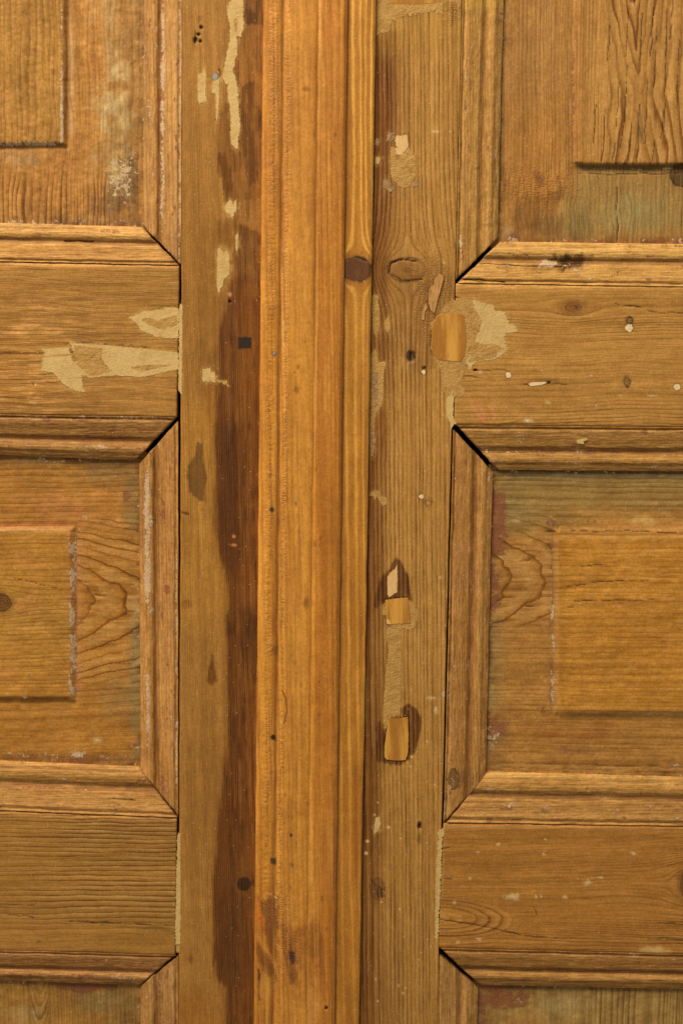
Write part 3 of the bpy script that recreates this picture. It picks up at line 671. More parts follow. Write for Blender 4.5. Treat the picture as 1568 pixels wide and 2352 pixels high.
    s.crack([(1416, 430), (1417, 560)], 1.5, -.6, k=.8); s.crack([(1320, 398), (1420, 400), (1568, 396)], 1.4, -.5, c=(60, 48, 24))
    s.hole(1453, 2, 7, -1, (120, 66, 24))
    s.grime(np.minimum(s.X - 1150 + (s.Y - 300) * .03, 557 - s.Y), 14, 231)
    s.build('panel', right, OLD, skirt=8)
panel_top_right()

def panel_mid_right():
    s = Surf([(1122, 1066), (RX, 1072), (RX, 1800), (1106, 1790)], ST, (170, 120, 60), -9.5)
    s.grain(False, 13, 71, warp=7, ring=.3, slope=-.015)
    d = field_edge(s, [('x', -1, 1283), ('y', -1, 1226), ('y', 1, 1630)], 0, 0, 0)
    mar = (s.X < 1268) & (s.Y > 1180) & (s.Y < 1440)
    arch = ((s.X - 1110) + 20 + .012 * (s.Y - 1330) ** 2) / 82 + .14 * fbm(s.X / 40, s.Y / 30, 4)
    s.g = np.where(mar, arch + 50, s.g); s.ring = np.where(mar, .8, s.ring); s.thin(2.0); s.thin(2.0, mar)
    hi = sstep(26, 0, d) * (s.Y <= 1640)
    s.dep += np.where(s.X < 1283, 2.6 * sstep(14, 0, d), 2.6 * sstep(24, 0, d)) + .25 * fbm(s.U / 22, s.V / 14, 9, 4)
    s.mix(sstep(3, -3, d), (182, 124, 48), .8)
    s.mix(np.exp(-((s.X - 1290) / 9) ** 2) * sstep(2, -2, d), (160, 108, 40), .5)
    s.mottle(80, 40, .12, 72); s.mottle(6, 5, .13, 73)
    s.mix(sstep(.1, .8, fbm(s.X / 25, s.Y / 8, 75, 4)) * sstep(3, -3, d), (200, 146, 78), .4)
    # top washed grey-green, red paint down the side
    s.stain([(1122, 1066), (RX, 1066), (RX, 1170), (1400, 1165), (1200, 1215), (1122, 1230)], (140, 114, 64), .75, soft=26, rag=20, rs=(60, 30), ring=.5)
    s.mix(np.exp(-((s.Y - 1092) / 12) ** 2) * sstep(1140, 1180, s.X), (120, 108, 76), .6); s.mix(sstep(1092, 1078, s.Y), (92, 66, 36), .6)  # grey-green band; above it the moulding's shadow painted dark
    s.blob(1128, 1200, 34, 120, (118, 98, 62), .6, sc=(18, 18)); s.blob(1175, 1160, 40, 50, (130, 112, 72), .5)
    e = sstep(1122, 1130, s.X) * sstep(1172, 1150, s.X + 8 * fbm(s.X / 12, s.Y / 25, 5)) * sstep(1120, 1140, s.Y) * sstep(1290, 1260, s.Y); s.prim += e * .62; s.mix(e, (126, 76, 46), .5)
    e = sstep(1156, 1140, s.X + 6 * fbm(s.X / 12, s.Y / 25, 5)) * sstep(1285, 1300, s.Y) * sstep(1420, 1390, s.Y); s.prim += e * .5; s.mix(e, (126, 80, 52), .4)
    s.mix(sstep(1175, 1120, s.X) * sstep(1400, 1440, s.Y) * sstep(1660, 1600, s.Y), (140, 122, 78), .55)
    s.blob(1135, 1185, 12, 26, (196, 140, 60), .7)
    b = np.exp(-((s.X - 1266) / 10) ** 2) * sstep(1232, 1245, s.Y) * sstep(1640, 1625, s.Y)
    b = b * sstep(-.8, .0, fbm(s.X / 12, s.Y / 30, 402, 4)); s.mix(b, (142, 102, 62), .55); s.prim += b * (.36 + .12 * fbm(s.X / 9, s.Y / 30, 6)); s.paint += np.exp(-((s.X - 1268) / 7) ** 2) * sstep(1240, 1360, s.Y) * sstep(1640, 1600, s.Y) * .58 * sstep(-.5, .2, fbm(s.X / 10, s.Y / 40, 403, 4))
    s.blob(1245, 1630, 18, 16, None, 0, prim=.55, paint=.25)
    t = np.exp(-((s.Y - 1233) / 5) ** 2) * sstep(1275, 1290, s.X); s.mix(t, (212, 158, 84), .6)  # painted highlight on the field's top edge
    t = np.exp(-((s.Y - 1640) / 9) ** 2) * sstep(1280, 1320, s.X); s.mix(t, (120, 86, 42), .55)  # painted shade along the field's bottom edge
    s.crack([(1255, 1222), (1300, 1221), (1420, 1219), (RX, 1226)], 1.4, -.6)
    s.blob(1268, 1200, 20, 12, None, 0, prim=.6, paint=.25); s.blob(1184, 1196, 20, 8, (206, 178, 120), .6, paint=.45); s.blob(1475, 1196, 30, 14, (196, 158, 96), .6); s.blob(1350, 1200, 40, 12, None, 0, prim=.35)
    s.blob(1148, 1672, 30, 30, (128, 90, 60), .5, prim=.5, paint=.25); s.blob(1135, 1705, 26, 22, (150, 132, 92), .5, paint=.35); s.blob(1135, 1750, 30, 30, (110, 78, 44), .5)
    s.stain([(1190, 1672), (1400, 1664), (1390, 1700), (1240, 1700)], (150, 90, 44), .5, soft=16, rag=10, rs=(60, 10)); s.blob(1320, 1725, 60, 14, (128, 82, 54), .45, prim=.3, paint=.12)
    s.paint += np.exp(-((s.Y - 1756 + (s.X - 1560) * .15) / 4) ** 2) * sstep(1530, 1545, s.X) * .5
    for i, (x0, x1, y) in enumerate(((1300, 1345, 1346), (1325, 1380, 1300), (1290, 1325, 1394), (1320, 1500, 1379), (1360, 1490, 1335), (1170, 1215, 1289), (1125, 1170, 1371), (1200, 1260, 1393))):
        s.crack([(x0, y + 2), (x1, y - 2)], 1.2, -.5, k=.75, seed=i)
    for (y) in (1752, 1764, 1776): s.crack([(1150, y), (1350, y + 5), (RX, y + 14)], 1.3, -.4, k=.4)
    s.grime(np.minimum(np.minimum(s.X - 1124 + (s.Y - 1400) * .02, s.Y - 1084), 1776 - s.Y), 16, 241)
    s.build('panel', right, OLD, skirt=8)
panel_mid_right()

def panel_low_right():
    s = Surf([(1085, 2252), (RX, 2262), (RX, B0), (1083, B0)], ST, (158, 124, 70), -9.5)
    s.grain(True, 13, 81, warp=6, ring=.7, slope=.04)
    s.ring *= sstep(1270, 1380, s.X)
    s.mottle(40, 30, .2, 82); s.dep += .3 * fbm(s.U / 20, s.V / 16, 6, 4)
    s.blob(1150, 2290, 80, 34, (118, 64, 36), .6, prim=.55, sc=(20, 14)); s.blob(1190, 2300, 30, 12, None, 0, paint=.35); s.blob(1290, 2310, 70, 26, (164, 142, 96), .5)
    s.blob(1110, 2350, 18, 60, (110, 60, 40), .5, prim=.4); s.blob(1200, 2345, 60, 20, (166, 112, 60), .5)
    s.mix(sstep(2282, 2266, s.Y), (84, 58, 32), .5)  # shadow under the moulding painted on the panel top
    s.grime(np.minimum(s.X - 1098, s.Y - 2266), 18, 251)
    s.build('panel', right, OLD, skirt=8)
panel_low_right()

# ---- rails
def rail_left_upper():
    s = Surf([(LX, 601.5), (412, 611), (407, 958), (LX, 949.3)], (2.6, 2.2), (170, 122, 62), 0)
    s.grain(False, 9.0, 91, warp=13, ring=.5, slope=-.035, wl=(300, 120), var=1.5)
    s.ring = .42 + .45 * sstep(330, 60, s.X) * sstep(680, 780, s.Y) + .15 * sstep(760, 660, s.Y); s.thin(1.4); s.ridge(.22)
    s.mottle(120, 30, .1, 92); s.mottle(5, 4, .09, 93)
    s.mix(sstep(250, 0, s.X) * sstep(700, 800, s.Y) * sstep(940, 900, s.Y), (186, 130, 62), .6)
    s.mix(sstep(622, 608, s.Y), (206, 150, 84), .55); s.mix(np.exp(-((s.Y - 660) / 40) ** 2) * sstep(200, 330, s.X), (166, 122, 60), .5)  # top edge of the rail lightened as a painted highlight
    s.mix(sstep(.0, .8, fbm(s.X / 40, s.Y / 3.2, 95, 3)) * sstep(260, 100, s.X) * sstep(660, 760, s.Y), (226, 170, 104), .7)
    s.mix(sstep(-.1, .8, fbm(s.X / 90, s.Y / 6, 96, 3)) * sstep(620, 640, s.Y), (126, 84, 34), .45)
    s.arris('t', 9, 1.0, 5); s.arris('b', 3, .6, 6); s.arris('r', 3, .7, 7)
    s.dep += .15 * fbm(s.X / 60, s.Y / 5, 97, 3)
    s.blob(80, 881, 9, 6, (216, 166, 110), .7, dep=-.5); s.blob(82, 912, 12, 9, (196, 130, 76), .7, dep=-.5)
    s.hole(77, 884, 2.5, -1, (70, 40, 16))
    s.crack([(345, 711), (375, 706), (412, 707)], 1.2, -.5); s.crack([(150, 790), (170, 786), (240, 791), (345, 798)], 1.2, -.4); s.crack([(310, 745), (340, 762), (400, 778)], 1.2, -.3, k=.5)
    s.crack([(165, 790), (172, 808), (176, 830)], 1.8, -.5, c=(120, 76, 32))
    o = s.build('rail', left, OLD)
    patch('putty_patch', L(2, (735, 385), (775, 372), (820, 350), (930, 343), (940, 330), (1022, 335), (1022, 500), (960, 505), (880, 490), (800, 455), (785, 425)), PUTTY, o, .25, rag=1.2)
    patch('putty_patch', L(2, (800, 395), (850, 385), (900, 400), (950, 385), (1010, 370), (1012, 430), (960, 440), (920, 455), (850, 430)), PUTTYB, o, .32, rag=1.5, label='rough brown hollow in the filler')
    patch('putty_patch', L(2, (395, 525), (570, 540), (860, 568), (1018, 585), (1018, 682), (960, 690), (820, 725), (640, 715), (510, 730), (490, 715), (465, 715), (480, 810), (430, 805), (370, 770), (300, 700), (235, 690), (245, 620), (260, 590), (225, 555), (395, 558), (400, 600), (425, 640), (440, 625)), PUTTY, o, .25, rag=1.3)
    patch('putty_patch', L(2, (418, 540), (480, 548), (580, 560), (590, 640), (640, 690), (520, 722), (440, 655)), PUTTYB, o, .34, rag=1.5, label='rough brown hollow in the filler')
    patch('putty_patch', L(2, (740, 668), (840, 655), (980, 655), (900, 675), (820, 690), (780, 690)), PUTTYB, o, .32, rag=.8)
    patch('putty_strip', L(2, (1026, 300), (1041, 315), (1040, 430), (1038, 830), (1026, 815), (1018, 795), (1022, 500), (1023, 330)), PUTTY, o, .1, rag=.9, skirt=8)
rail_left_upper()

def rail_left_lower():
    s = Surf([(LX, 1860.5), (406.5, 1879.3), (403, 2193), (LX, 2180.4)], (2.6, 2.2), (160, 114, 54), 0)
    sp = 11 + 9 * np.clip((s.Y - 1900) / 250, 0, 1)
    y = s.V - .012 * (s.U - 200) + 5 * fbm(s.U / 260, s.V / 120, 3, 3)
    t = (y - 1860) / 320.0
    s.vert = False; s.g = 29 * t ** .78 * np.sign(np.maximum(t, 1e-6)) + .22 * fbm(s.U / 500, s.V / 40, 8, 2)
    s.g = np.nan_to_num(s.g); s.thin(2.1)
    s.ring = np.clip((.3 + .9 * sstep(0, 330, s.X)) * sstep(2170, 2080, s.Y + .05 * s.X) + .25, 0, 1.2) + .3 * sstep(1960, 1900, s.Y); s.ridge(.1)
    s.mottle(140, 30, .12, 102); s.mottle(5, 4, .08, 103)
    s.mix(sstep(1880, 1868, s.Y - .03 * s.X), (206, 148, 84), .6)  # highlight painted along the upper arris
    s.mix(sstep(2060, 2160, s.Y) * sstep(300, 80, s.X), (168, 118, 60), .5); s.blob(70, 2080, 120, 20, (140, 94, 44), .45)
    s.mix(sstep(1985, 1890, s.Y) * (.5 + .3 * fbm(s.X / 60, s.Y / 12, 8)), (136, 92, 40), .35)
    s.arris('t', 8, .9, 5); s.arris('b', 3, .6, 6); s.arris('r', 3, .7, 7)
    s.crack(L(4, (370, 975), (560, 985), (760, 990), (1000, 1005)), 1.8, -.7); s.crack(L(4, (0, 885), (200, 885)), 1.3, -.4, k=.6); s.crack(L(4, (50, 940), (190, 952)), 1.4, -.4)
    s.stain(L(4, (580, 995), (1000, 1010), (1000, 1050), (900, 1035)), (92, 62, 26), .5, soft=6, rag=4, rs=(40, 6))
    s.blob(90, 1865 + 142, 60, 12, (140, 92, 44), .3); s.blob(L(4, (230, 1090))[0][0], L(4, (230, 1090))[0][1], 10, 6, (110, 66, 34), .6)
    o = s.build('rail', left, OLD)
    patch('putty_strip', L(4, (1013, 480), (1030, 482), (1028, 540), (1031, 800), (1029, 1110), (1000, 1112), (1001, 990), (1006, 700)), PUTTY, o, .1, rag=.7, skirt=8)
    patch('putty_strip', L(4, (1004, 1118), (1028, 1112), (1026, 1158), (1006, 1155)), PUTTYB, o, .1, rag=.9, skirt=8)
rail_left_lower()

def rail_right_upper():
    s = Surf([(1046, 651.2), (RX, 659.6), (RX, 981), (1042, 976)], (2.6, 2.2), (174, 126, 64), 0)
    s.grain(False, 8.5, 111, warp=7, ring=.3, knots=[(1316, 706, 32, 15)], var=2.0, wl=(300, 120))
    s.mottle(140, 30, .1, 112); s.mottle(5, 4, .09, 113)
    s.mix(sstep(676, 660, s.Y), (206, 156, 88), .5); s.blob(1230, 690, 120, 26, (176, 128, 62), .4)  # bright upper edge is a highlight put into the colour
    s.thin(1.8); s.ring += .35 * np.exp(-((s.Y - 740) / 30) ** 2) + .4 * sstep(900, 980, s.Y)
    s.arris('t', 9, 1.1, 5); s.arris('b', 6, .9, 6); s.arris('l', 3, .7, 7)
    s.knotcol(1316, 706, 22, 13, (116, 70, 34), .6, rim=(130, 84, 40), rimk=.3, halo=.5); s.blob(1322, 706, 9, 7, (88, 52, 26), .6)
    s.stain(R(2, (500, 400), (850, 420), (1100, 420), (1568, 480), (1568, 560), (700, 520)), (186, 136, 70), .4, soft=20, rag=16, rs=(80, 12))
    s.crack(R(2, (1180, 310), (1330, 330)), 1.5, -.5); s.crack(R(2, (1360, 345), (1420, 355), (1568, 362)), 1.2, -.4, k=.7)
    s.crack(R(2, (310, 720), (400, 722)), 1.3, -.4); s.crack(R(2, (390, 684), (560, 685)), 1.1, -.4, k=.6); s.crack(R(2, (660, 770), (690, 765)), 1.6, -.5); s.crack(R(2, (790, 755), (820, 762), (900, 770)), 1.8, -.5, k=.6)
    s.blob(*R(2, (800, 745))[0], 60, 8, (112, 74, 36), .4, sc=(30, 8))
    for (x, y, rx, ry, seed) in ((1262, 405, 8, 8, 1), (1246, 752, 9, 13, 2)):
        px, py = R(2, (x, y))[0]; s.blob(px, py, rx + 4, ry + 4, (104, 76, 44), .7, seed=seed, dep=-.3); s.crack([(px - rx, py), (px, py - ry), (px + rx, py), (px, py + ry), (px - rx, py)], 1.2, -.4, wob=3, seed=seed)
    s.hole(*R(2, (385, 684))[0], 4.5, -2.5, ry=3); s.hole(*R(2, (805, 757))[0], 4, -1.5, (80, 50, 24), ry=3)
    s.blob(*R(2, (415, 697))[0], 7, 6, (204, 164, 124), .8); s.blob(*R(2, (690, 975))[0], 14, 4, (228, 214, 180), .8, paint=.4)
    for (x, y, rx) in ((1385, 832, 10), (1212, 830, 5), (1070, 888, 6), (970, 850, 6), (800, 870, 6), (1045, 715, 4), (620, 580, 3), (760, 688, 3)):
        s.blob(*R(2, (x, y))[0], rx, 2.4, (220, 192, 150), .6, rag=.6, paint=.15)
    for (x0, y0, x1, y1) in ((345, 850, 405, 970), (390, 870, 430, 970), (455, 880, 490, 960)):
        s.stain(R(2, (x0, y0), (x0 + 22, y0), (x1 + 22, y1), (x1, y1)), (200, 132, 88), .75, soft=3, rag=4, rs=(6, 6))
    s.prim += s.blob(*R(2, (1520, 300))[0], 30, 8) * .2
    s.stain(R(2, (265, 190), (420, 200), (470, 300), (380, 330), (265, 330)), (170, 122, 62), .7, soft=8, rag=6)
    s.crack(R(2, (420, 985), (520, 990), (620, 975)), 1.5, .5, c=(186, 128, 60)); s.crack(R(2, (268, 200), (258, 270), (285, 272)), 2, -1.2)
    o = s.build('rail', right, OLD)
    patch('putty_patch', R(2, (370, 285), (480, 320), (500, 345), (560, 355), (558, 390), (575, 410), (575, 425), (600, 420), (622, 440), (615, 467), (565, 470), (548, 500), (560, 545), (560, 580), (500, 622), (380, 640), (350, 680), (335, 640), (380, 500), (410, 450), (420, 400), (380, 330)), PUTTY, o, .22, rag=1.6)
    patch('putty_patch', R(2, (350, 640), (360, 520), (420, 530), (520, 545), (540, 560), (495, 610), (400, 632)), PUTTYB, o, .3, rag=2.0)
    patch('nail_filler', R(2, (685, 765), (700, 755), (780, 752), (792, 757), (760, 770), (700, 777)), WHITEDOT, o, .12, rag=.3)
    for (x, y, r) in ((1258, 445, 8.5), (1533, 781, 7.5), (572, 714, 6)):
        disc('nail_filler', *R(2, (x, y))[0], r, WHITEDOT, o, .12, rag=1.8)
    patch('putty_patch', R(2, (960, 1088), (985, 1080), (1020, 1072), (1022, 1084), (1000, 1090), (998, 1106), (965, 1104)), PUTTY, o, -2.0, rag=.8)
rail_right_upper()

def rail_right_lower():
    s = Surf([(1018, 1890), (RX, 1899.6), (RX, 2193), (1006, 2176.8)], (2.6, 2.2), (164, 112, 52), 0)
    s.grain(False, 8.5, 121, warp=8, ring=.26, knots=[(1585, 2030, 30, 34)], var=2.0, wl=(300, 100), slope=-.02)
    x = s.X - 1008; y = s.Y - (2108 + .04 * x)
    e = (np.maximum(x, 0) / 120) ** 2 + (y / 34) ** 2
    eye = e < 2.0
    s.g = np.where(eye, -np.sqrt(e + .02) * 4.2 + 80 + .1 * fbm(s.X / 30, s.Y / 20, 5), s.g); s.ring = np.where(eye, .75, s.ring); s.thin(1.9)
    s.mix((e < .35) * 1.0 * sstep(.35, .2, e), (178, 128, 62), .5)
    s.mottle(140, 30, .1, 122); s.mottle(5, 4, .09, 123); s.mottle(60, 10, .3, 124, (140, 92, 42), .1, .9)
    s.mix(sstep(1915, 1900, s.Y), (188, 134, 76), .5)  # painted highlight where the rail's top edge rounds over
    s.knotcol(1585, 2030, 24, 34, (84, 52, 24), .5, rimk=.4, halo=.5)
    s.ring += .3 * sstep(2100, 2170, s.Y) + .3 * sstep(1480, 1560, s.X)
    s.arris('t', 7, 1.0, 5); s.arris('b', 4, .8, 6); s.arris('l', 3, .7, 7)
    s.crack(R(4, (180, 966), (300, 985), (420, 1005), (590, 1045), (730, 1065), (860, 1078)), 1.5, -.6, wob=1.5); s.crack(R(4, (860, 1078), (950, 1080)), 1.1, -.3, k=.5)
    s.crack(R(4, (200, 560), (235, 555)), 1.8, -.7); s.crack(R(4, (195, 737), (250, 738)), 1.4, -.5); s.crack(R(4, (1370, 1076), (1568, 1082)), 1.3, -.5); s.crack(R(4, (1410, 990), (1568, 982)), 1.2, -.3, k=.7)
    s.crack(R(4, (330, 680), (345, 676)), 1.4, -.4); s.crack(R(4, (715, 895), (735, 940)), 1.4, -.4, k=.7)
    for (a, b, rx, ry) in ((590, 835, 20, 7), (620, 850, 12, 5), (725, 837, 4, 4), (757, 837, 4, 4), (895, 840, 6, 5), (1022, 757, 10, 8), (967, 733, 3, 3), (1090, 728, 14, 3), (515, 540, 6, 4), (775, 597, 5, 4), (785, 510, 4, 4), (1285, 592, 8, 4), (350, 733, 4, 4), (265, 870, 5, 5), (400, 583, 5, 3), (285, 1097, 5, 4), (400, 1080, 8, 4)):
        s.blob(*R(4, (a, b))[0], rx, ry, (222, 196, 140), .6, rag=.5, sc=(6, 6), paint=.3)
    s.blob(*R(4, (1400, 1150))[0], 40, 14, (210, 178, 116), .6, paint=.3)
    o = s.build('rail', right, OLD)
    patch('putty_strip', R(4, (172, 460), (205, 452), (212, 480), (195, 500), (190, 700), (180, 880), (170, 1075), (153, 1078), (160, 800), (168, 600)), PUTTY, o, .1, rag=.8, skirt=8)
rail_right_lower()

# ---- stiles
def stile_left():
    s = Surf([(419.6, T0), (640, T0), (640, B0), (409.8, B0)], (2.2, 2.5), (158, 111, 54), 0)
    s.grain(True, 4.6, 131, warp=5, ring=.3, var=1.5, wl=(700, 120))
    s.mottle(50, 260, .1, 132); s.mottle(4, 12, .06, 133); s.mottle(14, 400, .1, 134)
    s.mix(sstep(1450, 950, s.Y) * sstep(880, 960, s.Y), (178, 124, 52), .5); s.mix(np.exp(-((s.Y - 560) / 200) ** 2), (150, 102, 44), .4)
    s.mix(sstep(1100, 1300, s.Y) * sstep(1520, 1350, s.Y), (178, 126, 54), .5)
    s.mix(sstep(2250, 2330, s.Y), (160, 104, 44), .5); s.mix(sstep(1640, 1750, s.Y) * sstep(2080, 1900, s.Y), (146, 100, 46), .4)
    # brown finish left by the old cover strip: broad, dark, with ragged edges
    mid = (126, 78, 30); dk = (94, 52, 16); vdk = (72, 38, 12)
    s.stain(L(1, (1240, 700), (1300, 560), (1290, 300), (1295, 60), (1310, -80), (1600, -80), (1600, 1600), (1320, 1600), (1340, 1200), (1230, 900)), mid, .75, soft=4, rag=9, rs=(8, 50), seed=21, ring=.5)
    s.stain(L(1, (1395, -80), (1520, -80), (1520, 150), (1440, 130), (1430, 230), (1395, 210)), vdk, .75, soft=4, rag=7, rs=(10, 30), seed=22)
    s.stain(L(1, (1360, 500), (1440, 470), (1450, 560), (1520, 700), (1520, 1040), (1420, 1060), (1390, 880), (1370, 760)), dk, .75, soft=4, rag=9, rs=(7, 50), seed=23)
    s.stain(L(1, (1245, 880), (1290, 870), (1320, 1010), (1330, 1080), (1290, 1180), (1260, 1050)), dk, .8, soft=4, rag=7, rs=(6, 40), seed=24)
    s.stain(L(1, (1215, 1230), (1330, 1280), (1340, 1440), (1290, 1380), (1240, 1400)), dk, .45, soft=10, rag=9, rs=(6, 60), seed=25)
    s.stain(L(1, (1365, 1280), (1500, 1335), (1540, 1900), (1330, 1900), (1355, 1440)), (100, 58, 24), .75, soft=3, rag=3, rs=(6, 40), seed=26)
    s.stain(L(1, (1380, 160), (1480, 120), (1510, 300), (1500, 480), (1440, 470), (1370, 470), (1350, 380), (1360, 250)), (150, 98, 44), .8, soft=4, rag=8, rs=(12, 16), seed=27)
    s.stain(L(1, (1390, 1150), (1500, 1130), (1500, 1330), (1360, 1270), (1340, 1230)), (156, 106, 50), .8, soft=4, rag=6, rs=(12, 14), seed=28)
    s.stain([(515, 700), (490, 760), (484, 1000), (486, 1200), (505, 1330), (512, 1500), (508, 1750), (486, 1950), (478, 2100), (486, 2250), (510, 2300), (510, 2440), (640, 2440), (640, 700)], (134, 86, 36), .4, soft=12, rag=9, rs=(7, 90), seed=229)
    s.stain([(527, 640), (516, 700), (512, 730), (504, 752), (501, 816), (497, 888), (495, 1017), (497, 1206), (499, 1240), (505, 1265), (518, 1320), (525, 1400), (525, 1510), (523, 1652), (526, 1720),
             (517, 1752), (514, 1783), (505, 1863), (497, 1956), (489, 2028), (493, 2145), (489, 2205), (497, 2242), (521, 2270), (521, 2440), (660, 2440), (660, 640)], (92, 47, 14), .86, soft=6, rag=6, rs=(5, 80), seed=29, ring=.55)
    sn = sstep(.0, .7, fbm(s.U / 5, s.V / 300, 301, 4)); sl = sstep(530, 585, s.X + 14 * fbm(s.U / 8, s.V / 160, 302, 3))
    inst = sstep(700, 760, s.Y) * sstep(505, 530, s.X)
    s.mix(sl * inst, (126, 72, 26), .6); s.mix(sn * inst * (.4 + .6 * sl), (146, 92, 40), .5)
    s.mix(sstep(.1, .8, -fbm(s.U / 4, s.V / 260, 303, 4)) * inst, (66, 32, 8), .5)
    s.mix(sstep(.0, .7, fbm(s.U / 22, s.V / 110, 305, 5)) * inst, (128, 78, 32), .5); s.mix(sstep(.15, .7, fbm(s.U / 2.6, s.V / 140, 306, 3)) * inst, (150, 98, 46), .4)
    s.mix(sstep(.25, .8, fbm(s.U / 12, s.V / 60, 307, 5)) * inst, (66, 34, 10), .5)
    up2 = sstep(505, 540, s.X) * sstep(740, 680, s.Y)
    s.mix(sstep(.05, .6, fbm(s.U / 3, s.V / 120, 311, 3)) * up2, (156, 106, 52), .4); s.mix(sstep(.0, .7, fbm(s.U / 11, s.V / 42, 312, 5)) * up2, (154, 102, 48), .5); s.mix(sstep(.15, .7, fbm(s.U / 7, s.V / 60, 313, 5)) * up2, (78, 44, 16), .5)
    s.stain([(545, 640), (590, 640), (600, 900), (560, 950), (545, 860)], (132, 78, 28), .6, soft=14, rag=14, rs=(10, 120), seed=30)
    s.stain([(497, 980), (560, 980), (555, 1200), (545, 1330), (515, 1300), (497, 1200)], (70, 34, 9), .6, soft=18, rag=14, rs=(12, 90), seed=31)
    s.stain([(550, 1400), (600, 1380), (600, 1520), (575, 1560), (560, 1500)], (66, 36, 14), .5, soft=14, rag=12, rs=(9, 80), seed=32)
    s.stain([(495, 2060), (560, 2040), (570, 2200), (530, 2260), (495, 2200)], (74, 40, 16), .45, soft=20, rag=12, rs=(12, 80), seed=33)
    # lighter wiped edge of that finish and drips
    s.stain(L(2, (1140, 520), (1240, 600), (1235, 690), (1160, 680)), (128, 86, 38), .5, soft=12, rag=10, rs=(9, 30), seed=34)
    s.stain(L(2, (1155, 755), (1225, 755), (1228, 1050), (1160, 900)), (140, 88, 36), .45, soft=10, rag=9, rs=(6, 70), seed=36)
    s.stain(L(2, (1118, 1095), (1155, 1100), (1160, 1200), (1178, 1280), (1165, 1430), (1140, 1430), (1085, 1385), (1072, 1300), (1075, 1230), (1110, 1180)), (104, 70, 34), .85, soft=2, rag=3, rs=(4, 22), seed=35)
    s.stain(L(3, (1215, 880), (1225, 960), (1240, 1030), (1210, 1060), (1180, 1035), (1185, 970)), (104, 60, 22), .85, soft=4, rag=3, rs=(5, 20), seed=37)
    s.stain(L(4, (1085, 1155), (1105, 1200), (1090, 1232), (1072, 1200)), (120, 76, 32), .8, soft=3, rag=1); s.blob(445, 2300, 40, 40, (150, 92, 34), .35)
    s.stain(L(3, (1030, 65), (1080, 75), (1080, 90), (1035, 80)), (96, 62, 30), .8, soft=2, rag=2, dep=-.6); s.blob(427, 1390, 16, 12, (136, 90, 40), .5, dep=-.3)
    for (x, y, r) in ((536, 1231, 6), (537, 1252, 10)): s.blob(x, y, r, 4, (196, 132, 84), .8, rag=.5, sc=(5, 5), dep=-.3)
    for (x, y, rx, ry) in ((463, 64, 4, 5), (456, 80, 5, 4), (449, 92, 5, 6), (460, 96, 4, 4), (448, 98, 3, 3)): s.hole(x, y, rx, -1.6, (52, 30, 14), ry=ry)
    s.blob(457, 45, 8, 10, (120, 80, 38), .6); s.crack([(450, 70), (449, 90), (456, 98)], 1.3, -.6); s.hole(498, 276, 2.5, -1.5); s.hole(528, 692, 3, -2, ry=4)
    s.crack([(503, 160), (508, 168), (506, 176)], 1.6, -.8); s.blob(527, 676, 6, 6, (206, 148, 96), .8)
    s.knotcol(560, 2030, 15, 15, (48, 26, 12), .9, halo=.4); s.blob(582, 2028, 10, 8, (48, 26, 12), .6)
    s.arris('l', 3, .5, 8)
    s.ring = np.clip(s.ring, 0, 1)
    o = s.build('stile', left, OLD)
    patch('putty_patch', L(1, (1312, 5), (1350, -30), (1388, -30), (1388, 160), (1375, 200), (1350, 210), (1352, 300), (1330, 400), (1350, 470), (1360, 520), (1360, 620), (1370, 740), (1358, 800), (1362, 850), (1345, 850), (1318, 815), (1312, 600), (1298, 550), (1300, 480), (1270, 450), (1272, 420), (1290, 330), (1312, 230), (1308, 120), (1292, 60)), PUTTY, o, .3, rag=1.8)
    patch('putty_patch', L(1, (1332, 110), (1352, 100), (1355, 170), (1340, 180)), PUTTYB, o, .36, rag=1)
    patch('putty_patch', L(1, (1128, 430), (1155, 415), (1165, 392), (1175, 420), (1172, 540), (1180, 578), (1140, 590), (1128, 575)), PUTTY, o, .28, rag=1)
    patch('putty_patch', L(1, (1215, 465), (1250, 450), (1250, 560), (1244, 640), (1240, 690), (1234, 690), (1232, 540), (1206, 525)), PUTTY, o, .28, rag=1)
    patch('putty_patch', L(1, (1280, 1170), (1312, 1140), (1330, 1160), (1345, 1135), (1352, 1190), (1325, 1240), (1290, 1215)), PUTTY, o, .28, rag=1.5)
    patch('putty_patch', [(500, 572), (506, 567), (512, 582), (519, 575), (525, 577), (528, 612), (526, 630), (514, 640), (511, 655), (502, 671), (498, 655)], PUTTY, o, .28, rag=1.2)
    patch('putty_patch', L(1, (1345, 1340), (1358, 1330), (1356, 1440), (1342, 1420)), PUTTY, o, .28, rag=1)
    patch('putty_patch', L(2, (1155, 680), (1195, 678), (1205, 695), (1225, 690), (1232, 755), (1190, 748), (1155, 752)), PUTTY, o, .26, rag=1.2)
    patch('putty_patch', L(2, (1232, 715), (1245, 740), (1290, 745), (1312, 780), (1290, 770), (1260, 756), (1232, 758)), PUTTYB, o, .24, rag=1)
    disc('nail', *L(1, (1227, 437))[0], 6.0, STEEL, o, .3, ry=7.5, label='bright round nail head')
    patch('nail', L(2, (1358, 500), (1395, 497), (1432, 500), (1430, 560), (1412, 556), (1360, 562)), IRON, o, .15, rag=.9, label='square black iron nail head')
stile_left()

